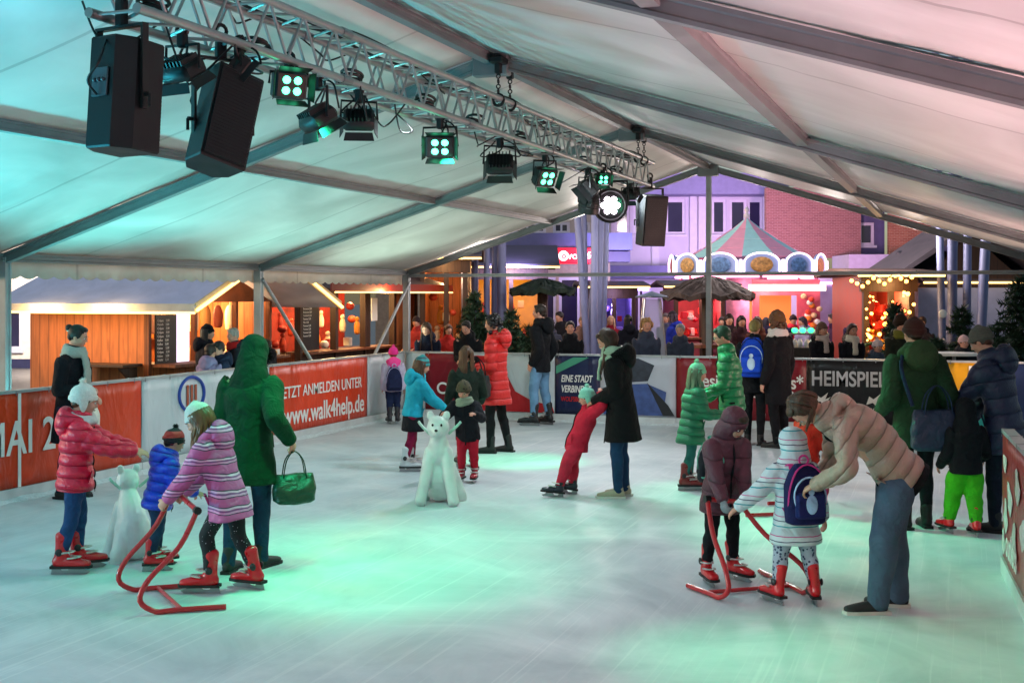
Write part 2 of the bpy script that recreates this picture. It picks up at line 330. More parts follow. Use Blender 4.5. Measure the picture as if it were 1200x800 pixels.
# ground outside
def ground_mat():
    m, n, b = newmat('paving_stone'); L = n.links
    tc = N(n, 'ShaderNodeTexCoord'); t = N(n, 'ShaderNodeTexBrick'); L.new(tc.outputs['Object'], t.inputs[0]); t.inputs['Scale'].default_value = 1
    t.inputs['Color1'].default_value = (.09, .09, .09, 1); t.inputs['Color2'].default_value = (.13, .125, .12, 1); t.inputs['Mortar'].default_value = (.04, .04, .04, 1)
    t.inputs['Brick Width'].default_value = .4; t.inputs['Row Height'].default_value = .4; t.inputs['Mortar Size'].default_value = .008
    L.new(t.outputs[0], b.inputs['Base Color']); b.inputs['Roughness'].default_value = .45; return m
q = G(); q.box(-150, 150, -60, 220, -.5, -.05); tag(q.build('ground', ground_mat(), shade=False), 'grey paving of the market square around the tent', 'ground', kind='structure')
def ice_mat():
    m, n, b = newmat('ice'); L = n.links
    tc = N(n, 'ShaderNodeTexCoord')
    big = N(n, 'ShaderNodeTexNoise'); big.inputs['Scale'].default_value = .9; big.inputs['Detail'].default_value = 7; big.inputs['Roughness'].default_value = .65; big.inputs['Distortion'].default_value = .8; L.new(tc.outputs['Object'], big.inputs[0])
    cr = N(n, 'ShaderNodeValToRGB'); L.new(big.outputs[0], cr.inputs[0]); e = cr.color_ramp.elements
    e[0].position = .34; e[0].color = (.45, .51, .54, 1); e[1].position = .66; e[1].color = (.66, .71, .73, 1)
    col = cr.outputs[0]; hs = []
    for ang, sc in ((25, 2.2), (-38, 1.8), (78, 2.6), (-66, 3.0)):     # skate scratches running several ways
        mp = N(n, 'ShaderNodeMapping'); mp.inputs['Rotation'].default_value = (0, 0, R(ang)); mp.inputs['Scale'].default_value = (sc * 11, sc * .12, 1); L.new(tc.outputs['Object'], mp.inputs[0])
        dn = N(n, 'ShaderNodeTexNoise'); dn.inputs['Scale'].default_value = .35; L.new(tc.outputs['Object'], dn.inputs[0])
        av = N(n, 'ShaderNodeVectorMath', operation='MULTIPLY_ADD'); av.inputs[1].default_value = (4, .6, 0); L.new(dn.outputs['Color'], av.inputs[0]); L.new(mp.outputs[0], av.inputs[2])
        s = N(n, 'ShaderNodeTexNoise'); s.inputs['Scale'].default_value = 1; s.inputs['Detail'].default_value = 3; L.new(av.outputs[0], s.inputs[0])
        r = N(n, 'ShaderNodeMapRange'); r.inputs[1].default_value = .62; r.inputs[2].default_value = .72; L.new(s.outputs[0], r.inputs[0]); hs.append(r.outputs[0])
    acc = hs[0]
    for h in hs[1:]:
        a = N(n, 'ShaderNodeMath', operation='MAXIMUM'); L.new(acc, a.inputs[0]); L.new(h, a.inputs[1]); acc = a.outputs[0]
    mk = N(n, 'ShaderNodeMath', operation='MULTIPLY'); mk.inputs[1].default_value = .4; L.new(acc, mk.inputs[0])
    mx = N(n, 'ShaderNodeMixRGB'); L.new(mk.outputs[0], mx.inputs[0]); L.new(col, mx.inputs[1]); mx.inputs[2].default_value = (.8, .82, .82, 1); L.new(mx.outputs[0], b.inputs['Base Color'])
    fi = N(n, 'ShaderNodeTexNoise'); fi.inputs['Scale'].default_value = 2.5; fi.inputs['Detail'].default_value = 2; L.new(tc.outputs['Object'], fi.inputs[0])
    rr = N(n, 'ShaderNodeMapRange'); rr.inputs[1].default_value = .35; rr.inputs[2].default_value = .65; rr.inputs[3].default_value = .42; rr.inputs[4].default_value = .65; L.new(fi.outputs[0], rr.inputs[0]); L.new(rr.outputs[0], b.inputs['Roughness'])
    ad = N(n, 'ShaderNodeMath', operation='MULTIPLY_ADD'); L.new(acc, ad.inputs[0]); ad.inputs[1].default_value = .05; L.new(fi.outputs[0], ad.inputs[2])
    bp = N(n, 'ShaderNodeBump'); bp.inputs['Strength'].default_value = .2; bp.inputs['Distance'].default_value = .006; L.new(ad.outputs[0], bp.inputs['Height']); L.new(bp.outputs[0], b.inputs['Normal'])
    b.inputs['Specular IOR Level'].default_value = .28; return m
q = G(); q.box(-8.6, 2.4, -6, 18.32, -.045, 0); tag(q.build('ice', ice_mat(), shade=False), 'scratched white ice of the skating rink', 'ice', kind='structure')

# ------------------------------------------------------------------ tent
XL, XR, XM, ZE, ZR = -9.5, 1.5, -4.0, 2.34, 4.08
FR = [-4.6, .4, 5.18, 10.4, 15.4, 20.4]
tent = thing('marquee_tent', 'large white pitched roof tent with metal frame over the ice rink', 'tent', (XM, 8, 0))
def tl(p): return (p[0] - XM, p[1] - 8, p[2])
def beam(a, b, w, h, up=(0, 0, 1)):      # rectangular profile with lips, from a to b
    q = G(); a, b = V(tl(a)), V(tl(b)); t = (b - a).normalized(); s = t.cross(V(up)).normalized(); u = s.cross(t)
    prof = [(-w / 2, -h / 2), (w / 2, -h / 2), (w / 2, -h / 2 + .02), (w * .38, -h / 2 + .028), (w * .38, h / 2 - .028), (w / 2, h / 2 - .02), (w / 2, h / 2), (-w / 2, h / 2), (-w / 2, h / 2 - .02), (-w * .38, h / 2 - .028), (-w * .38, -h / 2 + .028), (-w / 2, -h / 2 + .02)]
    q.rings([[tuple(p + s * x + u * y) for x, y in prof] for p in (a, b)]); return q
sl_ = (ZR - ZE) / (XM - XL)
for y in FR:
    for x in (XL, XR):
        q = beam((x, y, -.05), (x, y, ZE + .02), .11, .09, (0, 1, 0)); p = q.build('post', post_alu, tent, shade=False)
        f = G(); f.box(x - XM - .15, x - XM + .15, y - 8 - .15, y - 8 + .15, -.05, -.03); f.build('base_plate', steel, p, shade=False)
        xi = XM - .05 if x < XM else XM + .05
        beam((x, y, ZE), (xi, y, ZR - .02), .08, .105).build('rafter', tent_alu, tent, shade=False)
    q = G(); q.cbox((0, y - 8, ZR - .05), (.34, .11, .2), bev=.01); q.build('ridge_bracket', tent_alu, tent, shade=False)
for i in range(len(FR) - 1):
    y0, y1 = FR[i] + .06, FR[i + 1] - .06
    for x, z, nm in ((XL, ZE + .02, 'eave_beam'), (XR, ZE + .02, 'eave_beam'), (XM, ZR + .0, 'ridge_beam'), ((XL + XM) / 2, (ZE + ZR) / 2 + .02, 'purlin'), ((XR + XM) / 2, (ZE + ZR) / 2 + .02, 'purlin')):
        beam((x, y0, z), (x, y1, z), .085, .09).build(nm, tent_alu, tent, shade=False)
# far gable frame
beam((XL + .07, 20.4, ZE - .03), (XR - .07, 20.4, ZE - .03), .06, .06).build('gable_beam', post_alu, tent, shade=False)
beam((XM, 20.46, -.05), (XM, 20.46, ZR - .12), .08, .08, (0, 1, 0)).build('gable_post', post_alu, tent, shade=False)
for ya in (15.4, 20.4):
    q = G(); q.tube([tl((XL + .06, ya, ZE - .15)), tl((XL + .06, 17.9, 0))], .028, 10); q.build('brace', post_alu, tent)
def tent_fabric():
    m = bpy.data.materials.new('tent_fabric'); m.use_nodes = True; n = m.node_tree; n.nodes.remove(n.nodes['Principled BSDF']); L = n.links; out = n.nodes['Material Output']
    d = N(n, 'ShaderNodeBsdfPrincipled'); d.inputs['Roughness'].default_value = .48; d.inputs['Specular IOR Level'].default_value = .25
    t = N(n, 'ShaderNodeBsdfTranslucent'); mx = N(n, 'ShaderNodeMixShader'); mx.inputs[0].default_value = .45
    tc = N(n, 'ShaderNodeTexCoord'); a = N(n, 'ShaderNodeTexNoise'); a.inputs['Scale'].default_value = .8; a.inputs['Detail'].default_value = 6; a.inputs['Distortion'].default_value = .8; L.new(tc.outputs['Object'], a.inputs[0])
    c = N(n, 'ShaderNodeValToRGB'); L.new(a.outputs[0], c.inputs[0]); e = c.color_ramp.elements; e[0].position = .3; e[0].color = (.58, .58, .55, 1); e[1].position = .7; e[1].color = (.78, .78, .75, 1)
    sy = N(n, 'ShaderNodeSeparateXYZ'); L.new(tc.outputs['Object'], sy.inputs[0]); dv = N(n, 'ShaderNodeMath', operation='MULTIPLY_ADD'); dv.inputs[1].default_value = .4; dv.inputs[2].default_value = 10.55; L.new(sy.outputs[1], dv.inputs[0])
    fr = N(n, 'ShaderNodeMath', operation='FRACT'); L.new(dv.outputs[0], fr.inputs[0]); lt = N(n, 'ShaderNodeMath', operation='LESS_THAN'); lt.inputs[1].default_value = .016; L.new(fr.outputs[0], lt.inputs[0])   # welded seams of the fabric
    mm = N(n, 'ShaderNodeMixRGB', blend_type='MULTIPLY'); mf = N(n, 'ShaderNodeMath', operation='MULTIPLY'); mf.inputs[1].default_value = .22; L.new(lt.outputs[0], mf.inputs[0]); L.new(mf.outputs[0], mm.inputs[0]); L.new(c.outputs[0], mm.inputs[1]); mm.inputs[2].default_value = (0, 0, 0, 1)
    L.new(mm.outputs[0], d.inputs['Base Color']); L.new(mm.outputs[0], t.inputs[0])
    mp = N(n, 'ShaderNodeMapping'); mp.inputs['Scale'].default_value = (.5, 2.2, 1); L.new(tc.outputs['Object'], mp.inputs[0])
    w1 = N(n, 'ShaderNodeTexNoise'); w1.inputs['Scale'].default_value = 1.1; w1.inputs['Detail'].default_value = 4; w1.inputs['Distortion'].default_value = 1.2; L.new(mp.outputs[0], w1.inputs[0])
    b = N(n, 'ShaderNodeBump'); b.inputs['Strength'].default_value = .16; b.inputs['Distance'].default_value = .08; L.new(w1.outputs[0], b.inputs['Height']); L.new(b.outputs[0], d.inputs['Normal'])
    L.new(d.outputs[0], mx.inputs[1]); L.new(t.outputs[0], mx.inputs[2]); L.new(mx.outputs[0], out.inputs[0]); return m
tf = tent_fabric()
for i in range(len(FR) - 1):
    for s in (-1, 1):
        q = G(); nx, ny = 20, 16; vs = []; xe = XL - .1 if s < 0 else XR + .1
        for a in range(nx + 1):
            for b in range(ny + 1):
                u, v_ = a / nx, b / ny; x = XM + (xe - XM) * u; y = FR[i] + (FR[i + 1] - FR[i]) * v_
                z = ZR + .075 - abs(x - XM) * sl_ - .05 * math.sin(math.pi * min(1, v_)) * (math.sin(math.pi * u * 2) ** 2) + .006 * math.sin(y * 9 + 5 * math.sin(u * 7 + i))
                vs.append(tl((x, y, z)))
        fs = [(a * (ny + 1) + b, (a + 1) * (ny + 1) + b, (a + 1) * (ny + 1) + b + 1, a * (ny + 1) + b + 1) for a in range(nx) for b in range(ny)]
        q.add(vs, fs); o = q.build('roof_panel', tf, tent); 
        sd = o.modifiers.new('thick', 'SOLIDIFY'); sd.thickness = .003; sd.offset = 1
# scalloped valance under each eave
for x, s in ((XL - .09, 1), (XR + .09, 1)):
    for i in range(1, len(FR) - 1):
        q = G(); y0, y1 = FR[i], FR[i + 1]; n = 100; top = []; bot = []
        for j in range(n + 1):
            y = y0 + (y1 - y0) * j / n; wv = .012 * math.sin(y * 5.1)
            top.append(tl((x, y, ZE + .06))); bot.append(tl((x + wv, y, ZE - .17 - .035 * abs(math.sin(math.pi * y / .25)))))
        q.add(top + bot, [(j, j + 1, n + 2 + j, n + 1 + j) for j in range(n)]); o = q.build('valance', tf, tent)
        sd = o.modifiers.new('thick', 'SOLIDIFY'); sd.thickness = .003

# ------------------------------------------------------------------ truss
TX, TW, TZ0, TZ1, TY0, TY1 = -4.0, .29, 3.39, 3.70, 5.12, 15.95
truss = thing('lighting_truss', 'square silver lattice truss hanging lengthwise under the tent ridge', 'truss', (TX, 10, TZ0))
for x in (-TW / 2, TW / 2):
    for z in (0, TZ1 - TZ0):
        q = G(); q.tube([(x, TY0 - 10, z), (x, TY1 - 10, z)], .026, 12); c = q.build('chord', alu, truss)
        for k in range(1, 5):
            e = G(); yy = TY0 - 10 + k * 2.2; e.tube([(x, yy - .06, z), (x, yy + .06, z)], .032, 12); e.build('coupler', steel, c)
H_ = TZ1 - TZ0
k = 0; y = TY0 - 10 + .05
while y < TY1 - 10 - .2 and k < 110:
    q = G()
    for x in (-TW / 2, TW / 2): q.tube([(x, y, 0 if k % 2 else H_), (x, y + .2, H_ if k % 2 else 0)], .010, 6)
    for z in (0, H_): q.tube([(-TW / 2 if k % 2 else TW / 2, y, z), (TW / 2 if k % 2 else -TW / 2, y + .2, z)], .010, 6)
    if k % 6 == 0:
        q.tube([(-TW / 2, y, 0), (TW / 2, y, 0)], .010, 6); q.tube([(-TW / 2, y, H_), (TW / 2, y, H_)], .010, 6)
    q.build('lattice_brace', alu, truss); y += .2; k += 1
for yy in (10.25, 10.55, 15.25, 15.55):
    t = thing('chain_hoist', 'black chain and clamp holding the truss %s' % {10.25: 'first from the big speakers', 10.55: 'second from the big speakers', 15.25: 'third from the big speakers', 15.55: 'at its far end'}[yy], 'chain hoist', (TX + (.12 if int(yy * 100) % 10 else -.12), yy, TZ1), group='chains holding the truss')
    q = G(); n = int((ZR - .1 - TZ1) / .045)
    for i in range(n): q.torus((0, 0, .02 + i * .045), .018, .006, (1, 0, 0) if i % 2 else (0, 1, 0), 10, 6, sq=1)
    q.build('link_chain', black, t)
    q = G(); q.cbox((0, 0, .34), (.13, .16, .06), bev=.01); q.cbox((0, 0, .27), (.06, .06, .1), bev=.01); q.build('beam_clamp', black, t)
    q = G(); q.torus((0, 0, -.01), .05, .014, (0, 1, 0), 14, 6); q.build('shackle', black, t)
def cable(pts, r=.008, lab='', grp='cables looped along the truss'):
    q = G(); q.tube(pts, r, 6, 8); o = q.build('power_cable', mat('black_rubber', '#08090a', .5, var=0)); tag(o, lab, 'cable', grp); return o
ORD = ['first', 'second', 'third', 'fourth', 'fifth', 'sixth', 'seventh', 'eighth', 'ninth', 'tenth', 'eleventh', 'twelfth', 'thirteenth', 'fourteenth', 'fifteenth', 'sixteenth', 'seventeenth', 'eighteenth', 'nineteenth', 'twentieth'] + ['twenty-' + x for x in ('first', 'second', 'third', 'fourth', 'fifth', 'sixth')]
LC = 'thin black cable looping down from the truss between the hanging stage lamps'
for i in range(26):
    ya = 5.1 + i * .41 + random.uniform(-.1, .1); xx = TX + random.choice((-.16, .16, 0)); yb = ya + random.uniform(.25, .7)
    z0 = TZ0 + random.choice((0, .05, .3)); dp = random.uniform(.1, .3) * (1 if z0 < 3.6 else .3)
    cable([(xx, ya, z0), (xx + random.uniform(-.06, .06), ya + (yb - ya) * .3, z0 - dp), (xx + random.uniform(-.08, .08), ya + (yb - ya) * .7, z0 - dp * .9), (TX + random.choice((-.15, .15)), yb, z0)], .0065, 'thin black cable loop under the truss, %s counted from the near end' % ORD[i])
for sx, wh in ((-.08, 'left side'), (.02, 'middle'), (.1, 'right side')):
    q = [(TX + sx + .02 * math.sin(j * 1.3), 5 + j * .5, TZ1 + .03 + .02 * math.sin(j * 2.1 + sx * 30)) for j in range(22)]
    cable(q, .011, 'long black cable lying along the top of the truss, on its ' + wh, 'cables lying along the truss')
for i in range(9):
    yy = 5.4 + i * 1.15; q = G()
    for j in range(3): q.torus((random.uniform(-.02, .02), 0, .03 * j), .075, .011, (random.uniform(-.2, .2), .3, 1), 14, 6)
    o = q.build('cable_coil', MATS['black_rubber']); o.location = (TX + random.uniform(-.06, .06), yy, TZ0 + .05); tag(o, 'coiled spare black cable inside the truss, %s counted from the near end' % ORD[i], 'cable coil', 'cable coils in the truss')

# ------------------------------------------------------------------ stage lamps
def dirframe(d, up=(0, 0, 1)):
    d = V(d).normalized(); x = d.cross(V(up)).normalized(); z = x.cross(d); return Matrix((x, d, z)).transposed()
def flood(px, d, label, lit=None, s=1.0, drop=.16, xo=0, flaps=True, big=False, roundy=False):
    r = (px - 600) / FPX; y = (1.373 * r + 3.757) / (.3433 - .939 * r)
    s *= .86
    t = thing('stage_lamp', label, 'stage lamp', (TX + xo, y, TZ0 - .03), group='lamps hanging from the truss')
    q = G(); q.cbox((0, 0, .0), (.05, .05, .1), bev=.008); q.torus((0, 0, .05), .035, .012, (0, 1, 0), 12, 6); q.build('clamp', black, t)
    M = Matrix.Translation((0, 0, -drop * s)) @ dirframe(d).to_4x4()
    ax = M.to_3x3() @ V((1, 0, 0)); b = .15 * s
    q = G(); c = V((0, 0, -drop * s)); q.tube([tuple(c + ax * b), tuple(V((0, 0, -.04)) + ax * b * .95), tuple(V((0, 0, -.03)) - ax * b * .95), tuple(c - ax * b)], .011 * s, 6); q.build('yoke', black, t)
    if roundy:
        q = G(); Mr = M @ Matrix.Rotation(R(-90), 4, 'X')
        q.lathe([(.0, -.16 * s), (.07 * s, -.16 * s), (.12 * s, -.1 * s), (.14 * s, 0), (.14 * s, .12 * s), (.12 * s, .12 * s), (.11 * s, .09 * s), (0, .09 * s)], n=24, M=Mr)
        for j in range(5): q.torus((0, 0, (-.08 + .03 * j) * s), (.125 + .004 * j) * s, .006, n=24, M=Mr)
    else:
        q = G(); q.cbox((0, .0, 0), (.25 * s, .1 * s, .2 * s), M, bev=.02 * s)
        for j in range(7): q.box(-.1 * s + j * .031 * s, -.09 * s + j * .031 * s, -.085 * s, -.05 * s, -.08 * s, .08 * s, M)
    hd = q.build('housing', black, t)
    if flaps:
        q = G()
        for sgn in (-1, 1):
            q.add([(-.11 * s, .05 * s, sgn * .1 * s), (.11 * s, .05 * s, sgn * .1 * s), (.125 * s, .11 * s, sgn * .135 * s), (-.125 * s, .11 * s, sgn * .135 * s)], [(0, 1, 2, 3)], M)
            q.add([(sgn * .125 * s, .05 * s, -.09 * s), (sgn * .125 * s, .05 * s, .09 * s), (sgn * .155 * s, .105 * s, .105 * s), (sgn * .155 * s, .105 * s, -.105 * s)], [(0, 1, 2, 3)], M)
        o = q.build('barn_doors', black, t, shade=False); sd = o.modifiers.new('t', 'SOLIDIFY'); sd.thickness = .004
    for k in range(3):
        q = G(); a0 = V((random.uniform(-.05, .05), .04, 0.04)); e0 = V((0, 0, -drop * s)) + V((random.uniform(-.12, .12), random.uniform(-.08, .08), .08)) * s
        md = (a0 + e0) / 2 + V((random.uniform(-.16, .16), random.uniform(-.1, .1), -random.uniform(.02, .1))); q.tube([tuple(a0), tuple(a0.lerp(md, .5) + V((.03, 0, .02))), tuple(md), tuple(e0)], .007, 5, 4); q.build('cable', mat('black_rubber', '#08090a', .5, var=0), t)
    q = G(); le = glow('green_led', '#46f0aa', 7) if lit == 'g' else (glow('white_led', '#fff0ff', 14) if lit == 'w' else mat('dark_lens', '#15181b', .1, var=0))
    if roundy:
        for a, b_ in [(0, 0)] + [(.055 * math.cos(R(60 * j)), .055 * math.sin(R(60 * j))) for j in range(6)]: q.ell((a * s, .095 * s, b_ * s), .024 * s, n=10, m=6, M=M)
    else:
        for a in range(2 if lit else 3):
            for b_ in range(2):
                xx = (a - .5) * .085 * s if lit else (a - 1) * .07 * s
                q.ell((xx, .053 * s, (b_ - .5) * .075 * s), (.030 * s if lit else .024 * s, .012 * s, .028 * s), n=12, m=6, M=M)
    q.build('led_lens', le, t)
    return t
CAMD = lambda x, y, z: tuple(V((0, 0, 0)) - V((0, 0, 0)) + V((x, y, z)))
tocam = (.35, -.85, -.25)
flood(213, (.1, .5, -.85), 'small dark stage lamp tilted down, between the two black loudspeakers', s=1.0, drop=.2)
flood(318, (.75, -.55, -.2), 'green lit stage lamp hanging right beside the tilted loudspeaker', 'g', s=1.0, xo=.12, drop=.13)
flood(372, (.3, .4, -.8), 'unlit boxy stage lamp on a diagonal, second right of the tilted loudspeaker', s=1.15, drop=.24)
flood(420, (-.3, .6, -.6), 'unlit dark stage lamp left of the square green lit lamp', s=1.0, drop=.19)
flood(515, tocam, 'square stage lamp with four bright green cells and open flaps', 'g', s=1.1, drop=.2)
flood(585, (-.25, .7, -.5), 'unlit dark stage lamp between the two green lit square lamps', s=1.15, drop=.2)
flood(638, (.75, -.5, -.45), 'green lit stage lamp turned right, hanging beside the middle of the truss', 'g', s=1.15, drop=.2)
flood(688, (-.6, -.3, -.6), 'dark stage lamp with wide open flaps just left of the bright white round lamp', s=1.3, drop=.18)
flood(690, (.4, -.8, -.5), 'small green lit stage lamp tucked above the bright white round lamp', 'g', s=.8, drop=.12, xo=.16)
flood(714, (.33, -.93, -.08), 'large round stage lamp glaring white near the far end of the truss', 'w', s=1.7, drop=.22, flaps=False, roundy=True)
flood(700, (-.2, .3, -.9), 'dark round stage lamp pointing down under the white round lamp', s=1.05, drop=.36, flaps=False, roundy=True, xo=-.1)
flood(738, (.1, .5, -.7), 'unlit stage lamp squeezed between the white round lamp and the end speaker', s=1.0, drop=.14)
flood(262, (.6, .5, -.6), 'small unlit stage lamp behind the tilted loudspeaker', s=.8, drop=.14, xo=.1)

# ------------------------------------------------------------------ loudspeakers
def speaker(loc, yaw, tilt, label, s=1.0, roll=0):
    t = thing('loudspeaker', label, 'loudspeaker', loc, yaw, group='loudspeakers hanging from the truss')
    M = Matrix.Translation((0, 0, -.42 * s)) @ Matrix.Rotation(roll, 4, 'Y') @ Matrix.Rotation(tilt, 4, 'X')
    w_, h_, d_ = .155 * s, .31 * s, .15 * s
    q = G(); pr = [(-w_, -d_), (w_, -d_), (w_, d_ * .3), (w_ * .6, d_), (-w_ * .6, d_), (-w_, d_ * .3)]
    q.rings([[(x * k, y * k, z) for x, y in pr] for z, k in ((-h_, .96), (-h_ + .01, 1), (h_ - .01, 1), (h_, .96))], M); q.build('cabinet', mat('speaker_black', '#05090e', .5, var=.25, vs=10, bump=.3, bs=200, dist=.001), t, shade=False)
    q = G(); q.cbox((0, -d_ - .006, 0), (w_ * 1.84, .012, h_ * 1.86), M, bev=.004)
    for i in range(26): q.box(-w_ * .9, w_ * .9, -d_ - .0145, -d_ - .012, -h_ * .88 + i * h_ * .07, -h_ * .88 + i * h_ * .07 + .009, M)
    q.build('grille', mat('grille_black', '#070b11', .5, .1, var=.1), t, shade=False)
    q = G(); q.cbox((0, d_ + .006, .05 * s), (.12 * s, .012, .16 * s), M, bev=.003)
    for i in range(3): q.ell((-.03 + .03 * i, d_ + .016, .06 * s), .012, n=8, m=5, M=M)
    q.build('connector_plate', mat('plate_grey', '#5a646c', .35, .6, var=.1), t)
    q = G()
    for sx in (-1, 1): q.box(sx * (w_ + .022) - .008, sx * (w_ + .022) + .008, -.02, .02, -.5 * s, -.04)
    q.box(-w_ - .03, w_ + .03, -.02, .02, -.04, -.025); q.build('yoke', black, t, shade=False)
    for sx in (-1, 1):
        q = G(); q.tube([(sx * (w_ + .01), 0, -.42 * s), (sx * (w_ + .06), 0, -.42 * s)], .012, 8); q.tube([(sx * (w_ + .06), 0, -.42 * s), (sx * (w_ + .06), 0, -.49 * s)], .009, 8); q.build('knob', black, t)
    q = G(); q.cbox((0, 0, .04), (.06, .05, .15), bev=.01); q.torus((0, 0, .13), .035, .012, (0, 1, 0), 12, 6); q.build('clamp', black, t)
    q = G(); q.tube([(-.02, .12, -.12), (-.08, .22, -.25), (.02, .2, -.33), (0, .16, -.4)], .007, 6, 6); q.build('cable', MATS['black_rubber'], t)
speaker((-4.06, 5.27, 3.37), YAW + R(150), R(4), 'upright black loudspeaker at the near end of the truss', .92)
speaker((-3.98, 6.05, 3.34), YAW + R(40), R(-8), 'black loudspeaker tilted sideways, second along the truss', .92, roll=R(17))
speaker((-3.85, 15.75, 3.38), YAW + R(20), R(10), 'dark brown lit loudspeaker at the far end of the truss', 1.05)

# ------------------------------------------------------------------ barriers
def banner_mat(name, c, gl=.35): return mat(name, c, gl, var=.1, vs=2, bump=.9, bs=2.6, dist=.09, spec=.4, stretch=(1, 1, .45))
def barrier(name, label, a, b, col, h=1.05, seg=1.2, group='boards around the rink'):
    a, b = V((*a, 0)), V((*b, 0)); d = b - a; L = d.length; rz = math.atan2(d.y, d.x)
    t = thing(name, label, 'rink board', a, rz, group)
    q = G(); q.box(0.002, L - .002, .012, .06, .1, h - .03); q.build('core_panel', mat('board_core', '#8d9294', .5), t, shade=False)
    q = G(); n = max(2, int(L / .12)); nz = 6; vs = []
    for i in range(n + 1):
        for j in range(nz + 1):
            x = .004 + (L - .008) * i / n; z = .12 + (h - .135) * j / nz
            vs.append((x, .004 + .0035 * math.sin(x * 7 + z * 4) * math.sin(z * 6), z))
    q.add(vs, [(i * (nz + 1) + j, (i + 1) * (nz + 1) + j, (i + 1) * (nz + 1) + j + 1, i * (nz + 1) + j + 1) for i in range(n) for j in range(nz)])
    ban = q.build('banner', col, t); sd = ban.modifiers.new('t', 'SOLIDIFY'); sd.thickness = .003; sd.offset = -1
    q = G(); q.box(0.001, L - .001, -.006, .075, h - .028, h); q.build('top_rail', mat('rail_grey', '#aab0b2', .4, .3), t, shade=False)
    q = G(); q.box(0.001, L - .001, -.012, .07, 0, .115); q.build('kick_strip', mat('kick_white', '#c9cdcc', .4, var=.12, vs=5), t, shade=False)
    for k in range(int(L / .45) + 1):
        q = G(); xx = .06 + k * .45
        if xx > L - .03: break
        q.box(xx - .006, xx + .006, -.009, -.0065, h - .05, h - .002); q.box(xx - .004, xx + .004, -.009, .079, h + .001, h + .004); q.build('cable_tie', steel, t, shade=False)
    x = .0
    while x < L:
        q = G(); q.box(x + .01, x + .05, .062, .1, -.04, h - .035); q.build('support_post', alu, t, shade=False)
        q = G(); q.tube([(x + .03, .09, .7), (x + .03, .5, 0)], .014, 6); q.build('strut', alu, t); x += 1.9
    return t
ORG = banner_mat('orange_banner', '#d8401c'); WHB = banner_mat('white_banner', '#c3cbce'); wt = mat('print_white', '#e8e6e0', .5, var=.05)
BX = -8.55
b = barrier('rink_barrier', 'nearest orange banner board on the left with the white letters MAI 2', (BX, 5.4), (BX, 11.44), ORG)
text('lettering', 'MAI 2', .46, wt, b, (4.66, -.012, .44), align='RIGHT', bold=.005, sx=.86, spacing=1.02)
q = G(); q.box(4.13, 4.17, -.013, -.008, .12, 1.02); q.build('seam', wt, b, shade=False)
b = barrier('rink_barrier', 'white rink board with a round blue emblem behind the green hooded coat', (BX, 11.445), (BX, 14.12), WHB)
q = G(); q.torus((.93, -.01, .8), .25, .02, (0, 1, 0), 32, 6, sq=.8); q.build('emblem_ring', mat('print_blue', '#1d3f9a', .5, var=.05), b)
q = G()
for dx in (-.08, .0, .08): q.cbox((.93 + dx, -.011, .78), (.045, .006, .26), bev=.002)
q.build('emblem_stripes', mat('print_rust', '#a0472b', .5, var=.1), b)
b = barrier('rink_barrier', 'orange banner board with white lettering ending in walk4help.de', (BX, 14.125), (BX, 16.95), ORG)
text('lettering', 'JETZT ANMELDEN UNTER', .22, wt, b, (2.62, -.009, .58), align='RIGHT', bold=.002, sx=.92)
text('lettering', 'www.walk4help.de', .36, wt, b, (2.7, -.009, .22), align='RIGHT', bold=.006, sx=.86)
barrier('rink_barrier', 'short plain white board in the far left corner of the rink', (BX, 16.955), (BX, 18.3), WHB)
BY = 18.3
def fb(px0, px1, col, label):
    xs = [(17.19 * (p - 600) / FPX - 6.283) / (.939 + .3433 * (p - 600) / FPX) for p in (px0, px1)]
    return barrier('rink_barrier', label, (xs[0], BY), (xs[1] - .004, BY), col), xs[1] - xs[0]
RED = banner_mat('red_banner', '#b8141c'); DKR = banner_mat('maroon_banner', '#7d0f1e'); NAV = banner_mat('navy_banner', '#1a2247'); BLK = banner_mat('black_banner', '#121215'); YEL = banner_mat('yellow_banner', '#e0a21c')
fb(475, 498, WHB, 'narrow white board at the left end of the far side')
b, L = fb(498, 548, DKR, 'dark red board with a round white face emblem behind the teal jacket')
text('lettering', 'CO', .26, wt, b, (.2, -.009, .38), bold=.004)
q = G(); q.ell((.62, -.008, .4), (.12, .01, .12), n=20); q.build('emblem_disc', wt, b)
q = G()
for dx in (-.045, .045): q.ell((.62 + dx, -.018, .43), (.022, .006, .03), n=10, m=6)
q.torus((.62, -.018, .36), .045, .008, (0, 1, 0), 16, 5, sq=.5); q.build('emblem_face', mat('print_green', '#176b3a', .5, var=0), b)
b, L = fb(548, 650, WHB, 'white board with a red swoosh behind the man in black jacket')
q = G(); pts = [(.004, .13), (L - .01, .13), (L - .05, .25), (L * .75, .3), (L * .55, .45), (L * .4, .85), (L * .32, 1.0), (.004, 1.0)]
q.rings([[(x, y, z) for x, z in pts] for y in (-.004, -.007)]); q.build('red_swoosh', RED, b, shade=False)
b, L = fb(650, 703, NAV, 'navy board with a pale green streak and the white words EINE STADT')
q = G(); q.rings([[(x, y, z) for x, z in ((.02, .74), (.55, 1.0), (.3, 1.0), (.02, .86))] for y in (-.004, -.007)]); q.build('green_streak', mat('print_mint', '#3f8f72', .5, var=.1), b, shade=False)
text('lettering', 'EINE STADT', .15, wt, b, (.1, -.009, .62), bold=.003, sx=.62, shear=.2); text('lettering', 'VERBINDET', .15, wt, b, (.1, -.009, .46), bold=.003, sx=.62, shear=.2)
text('lettering', 'WOLFSBURG', .1, mat('print_red', '#c01a20', .5, var=0), b, (.1, -.009, .32), bold=.002, sx=.7)
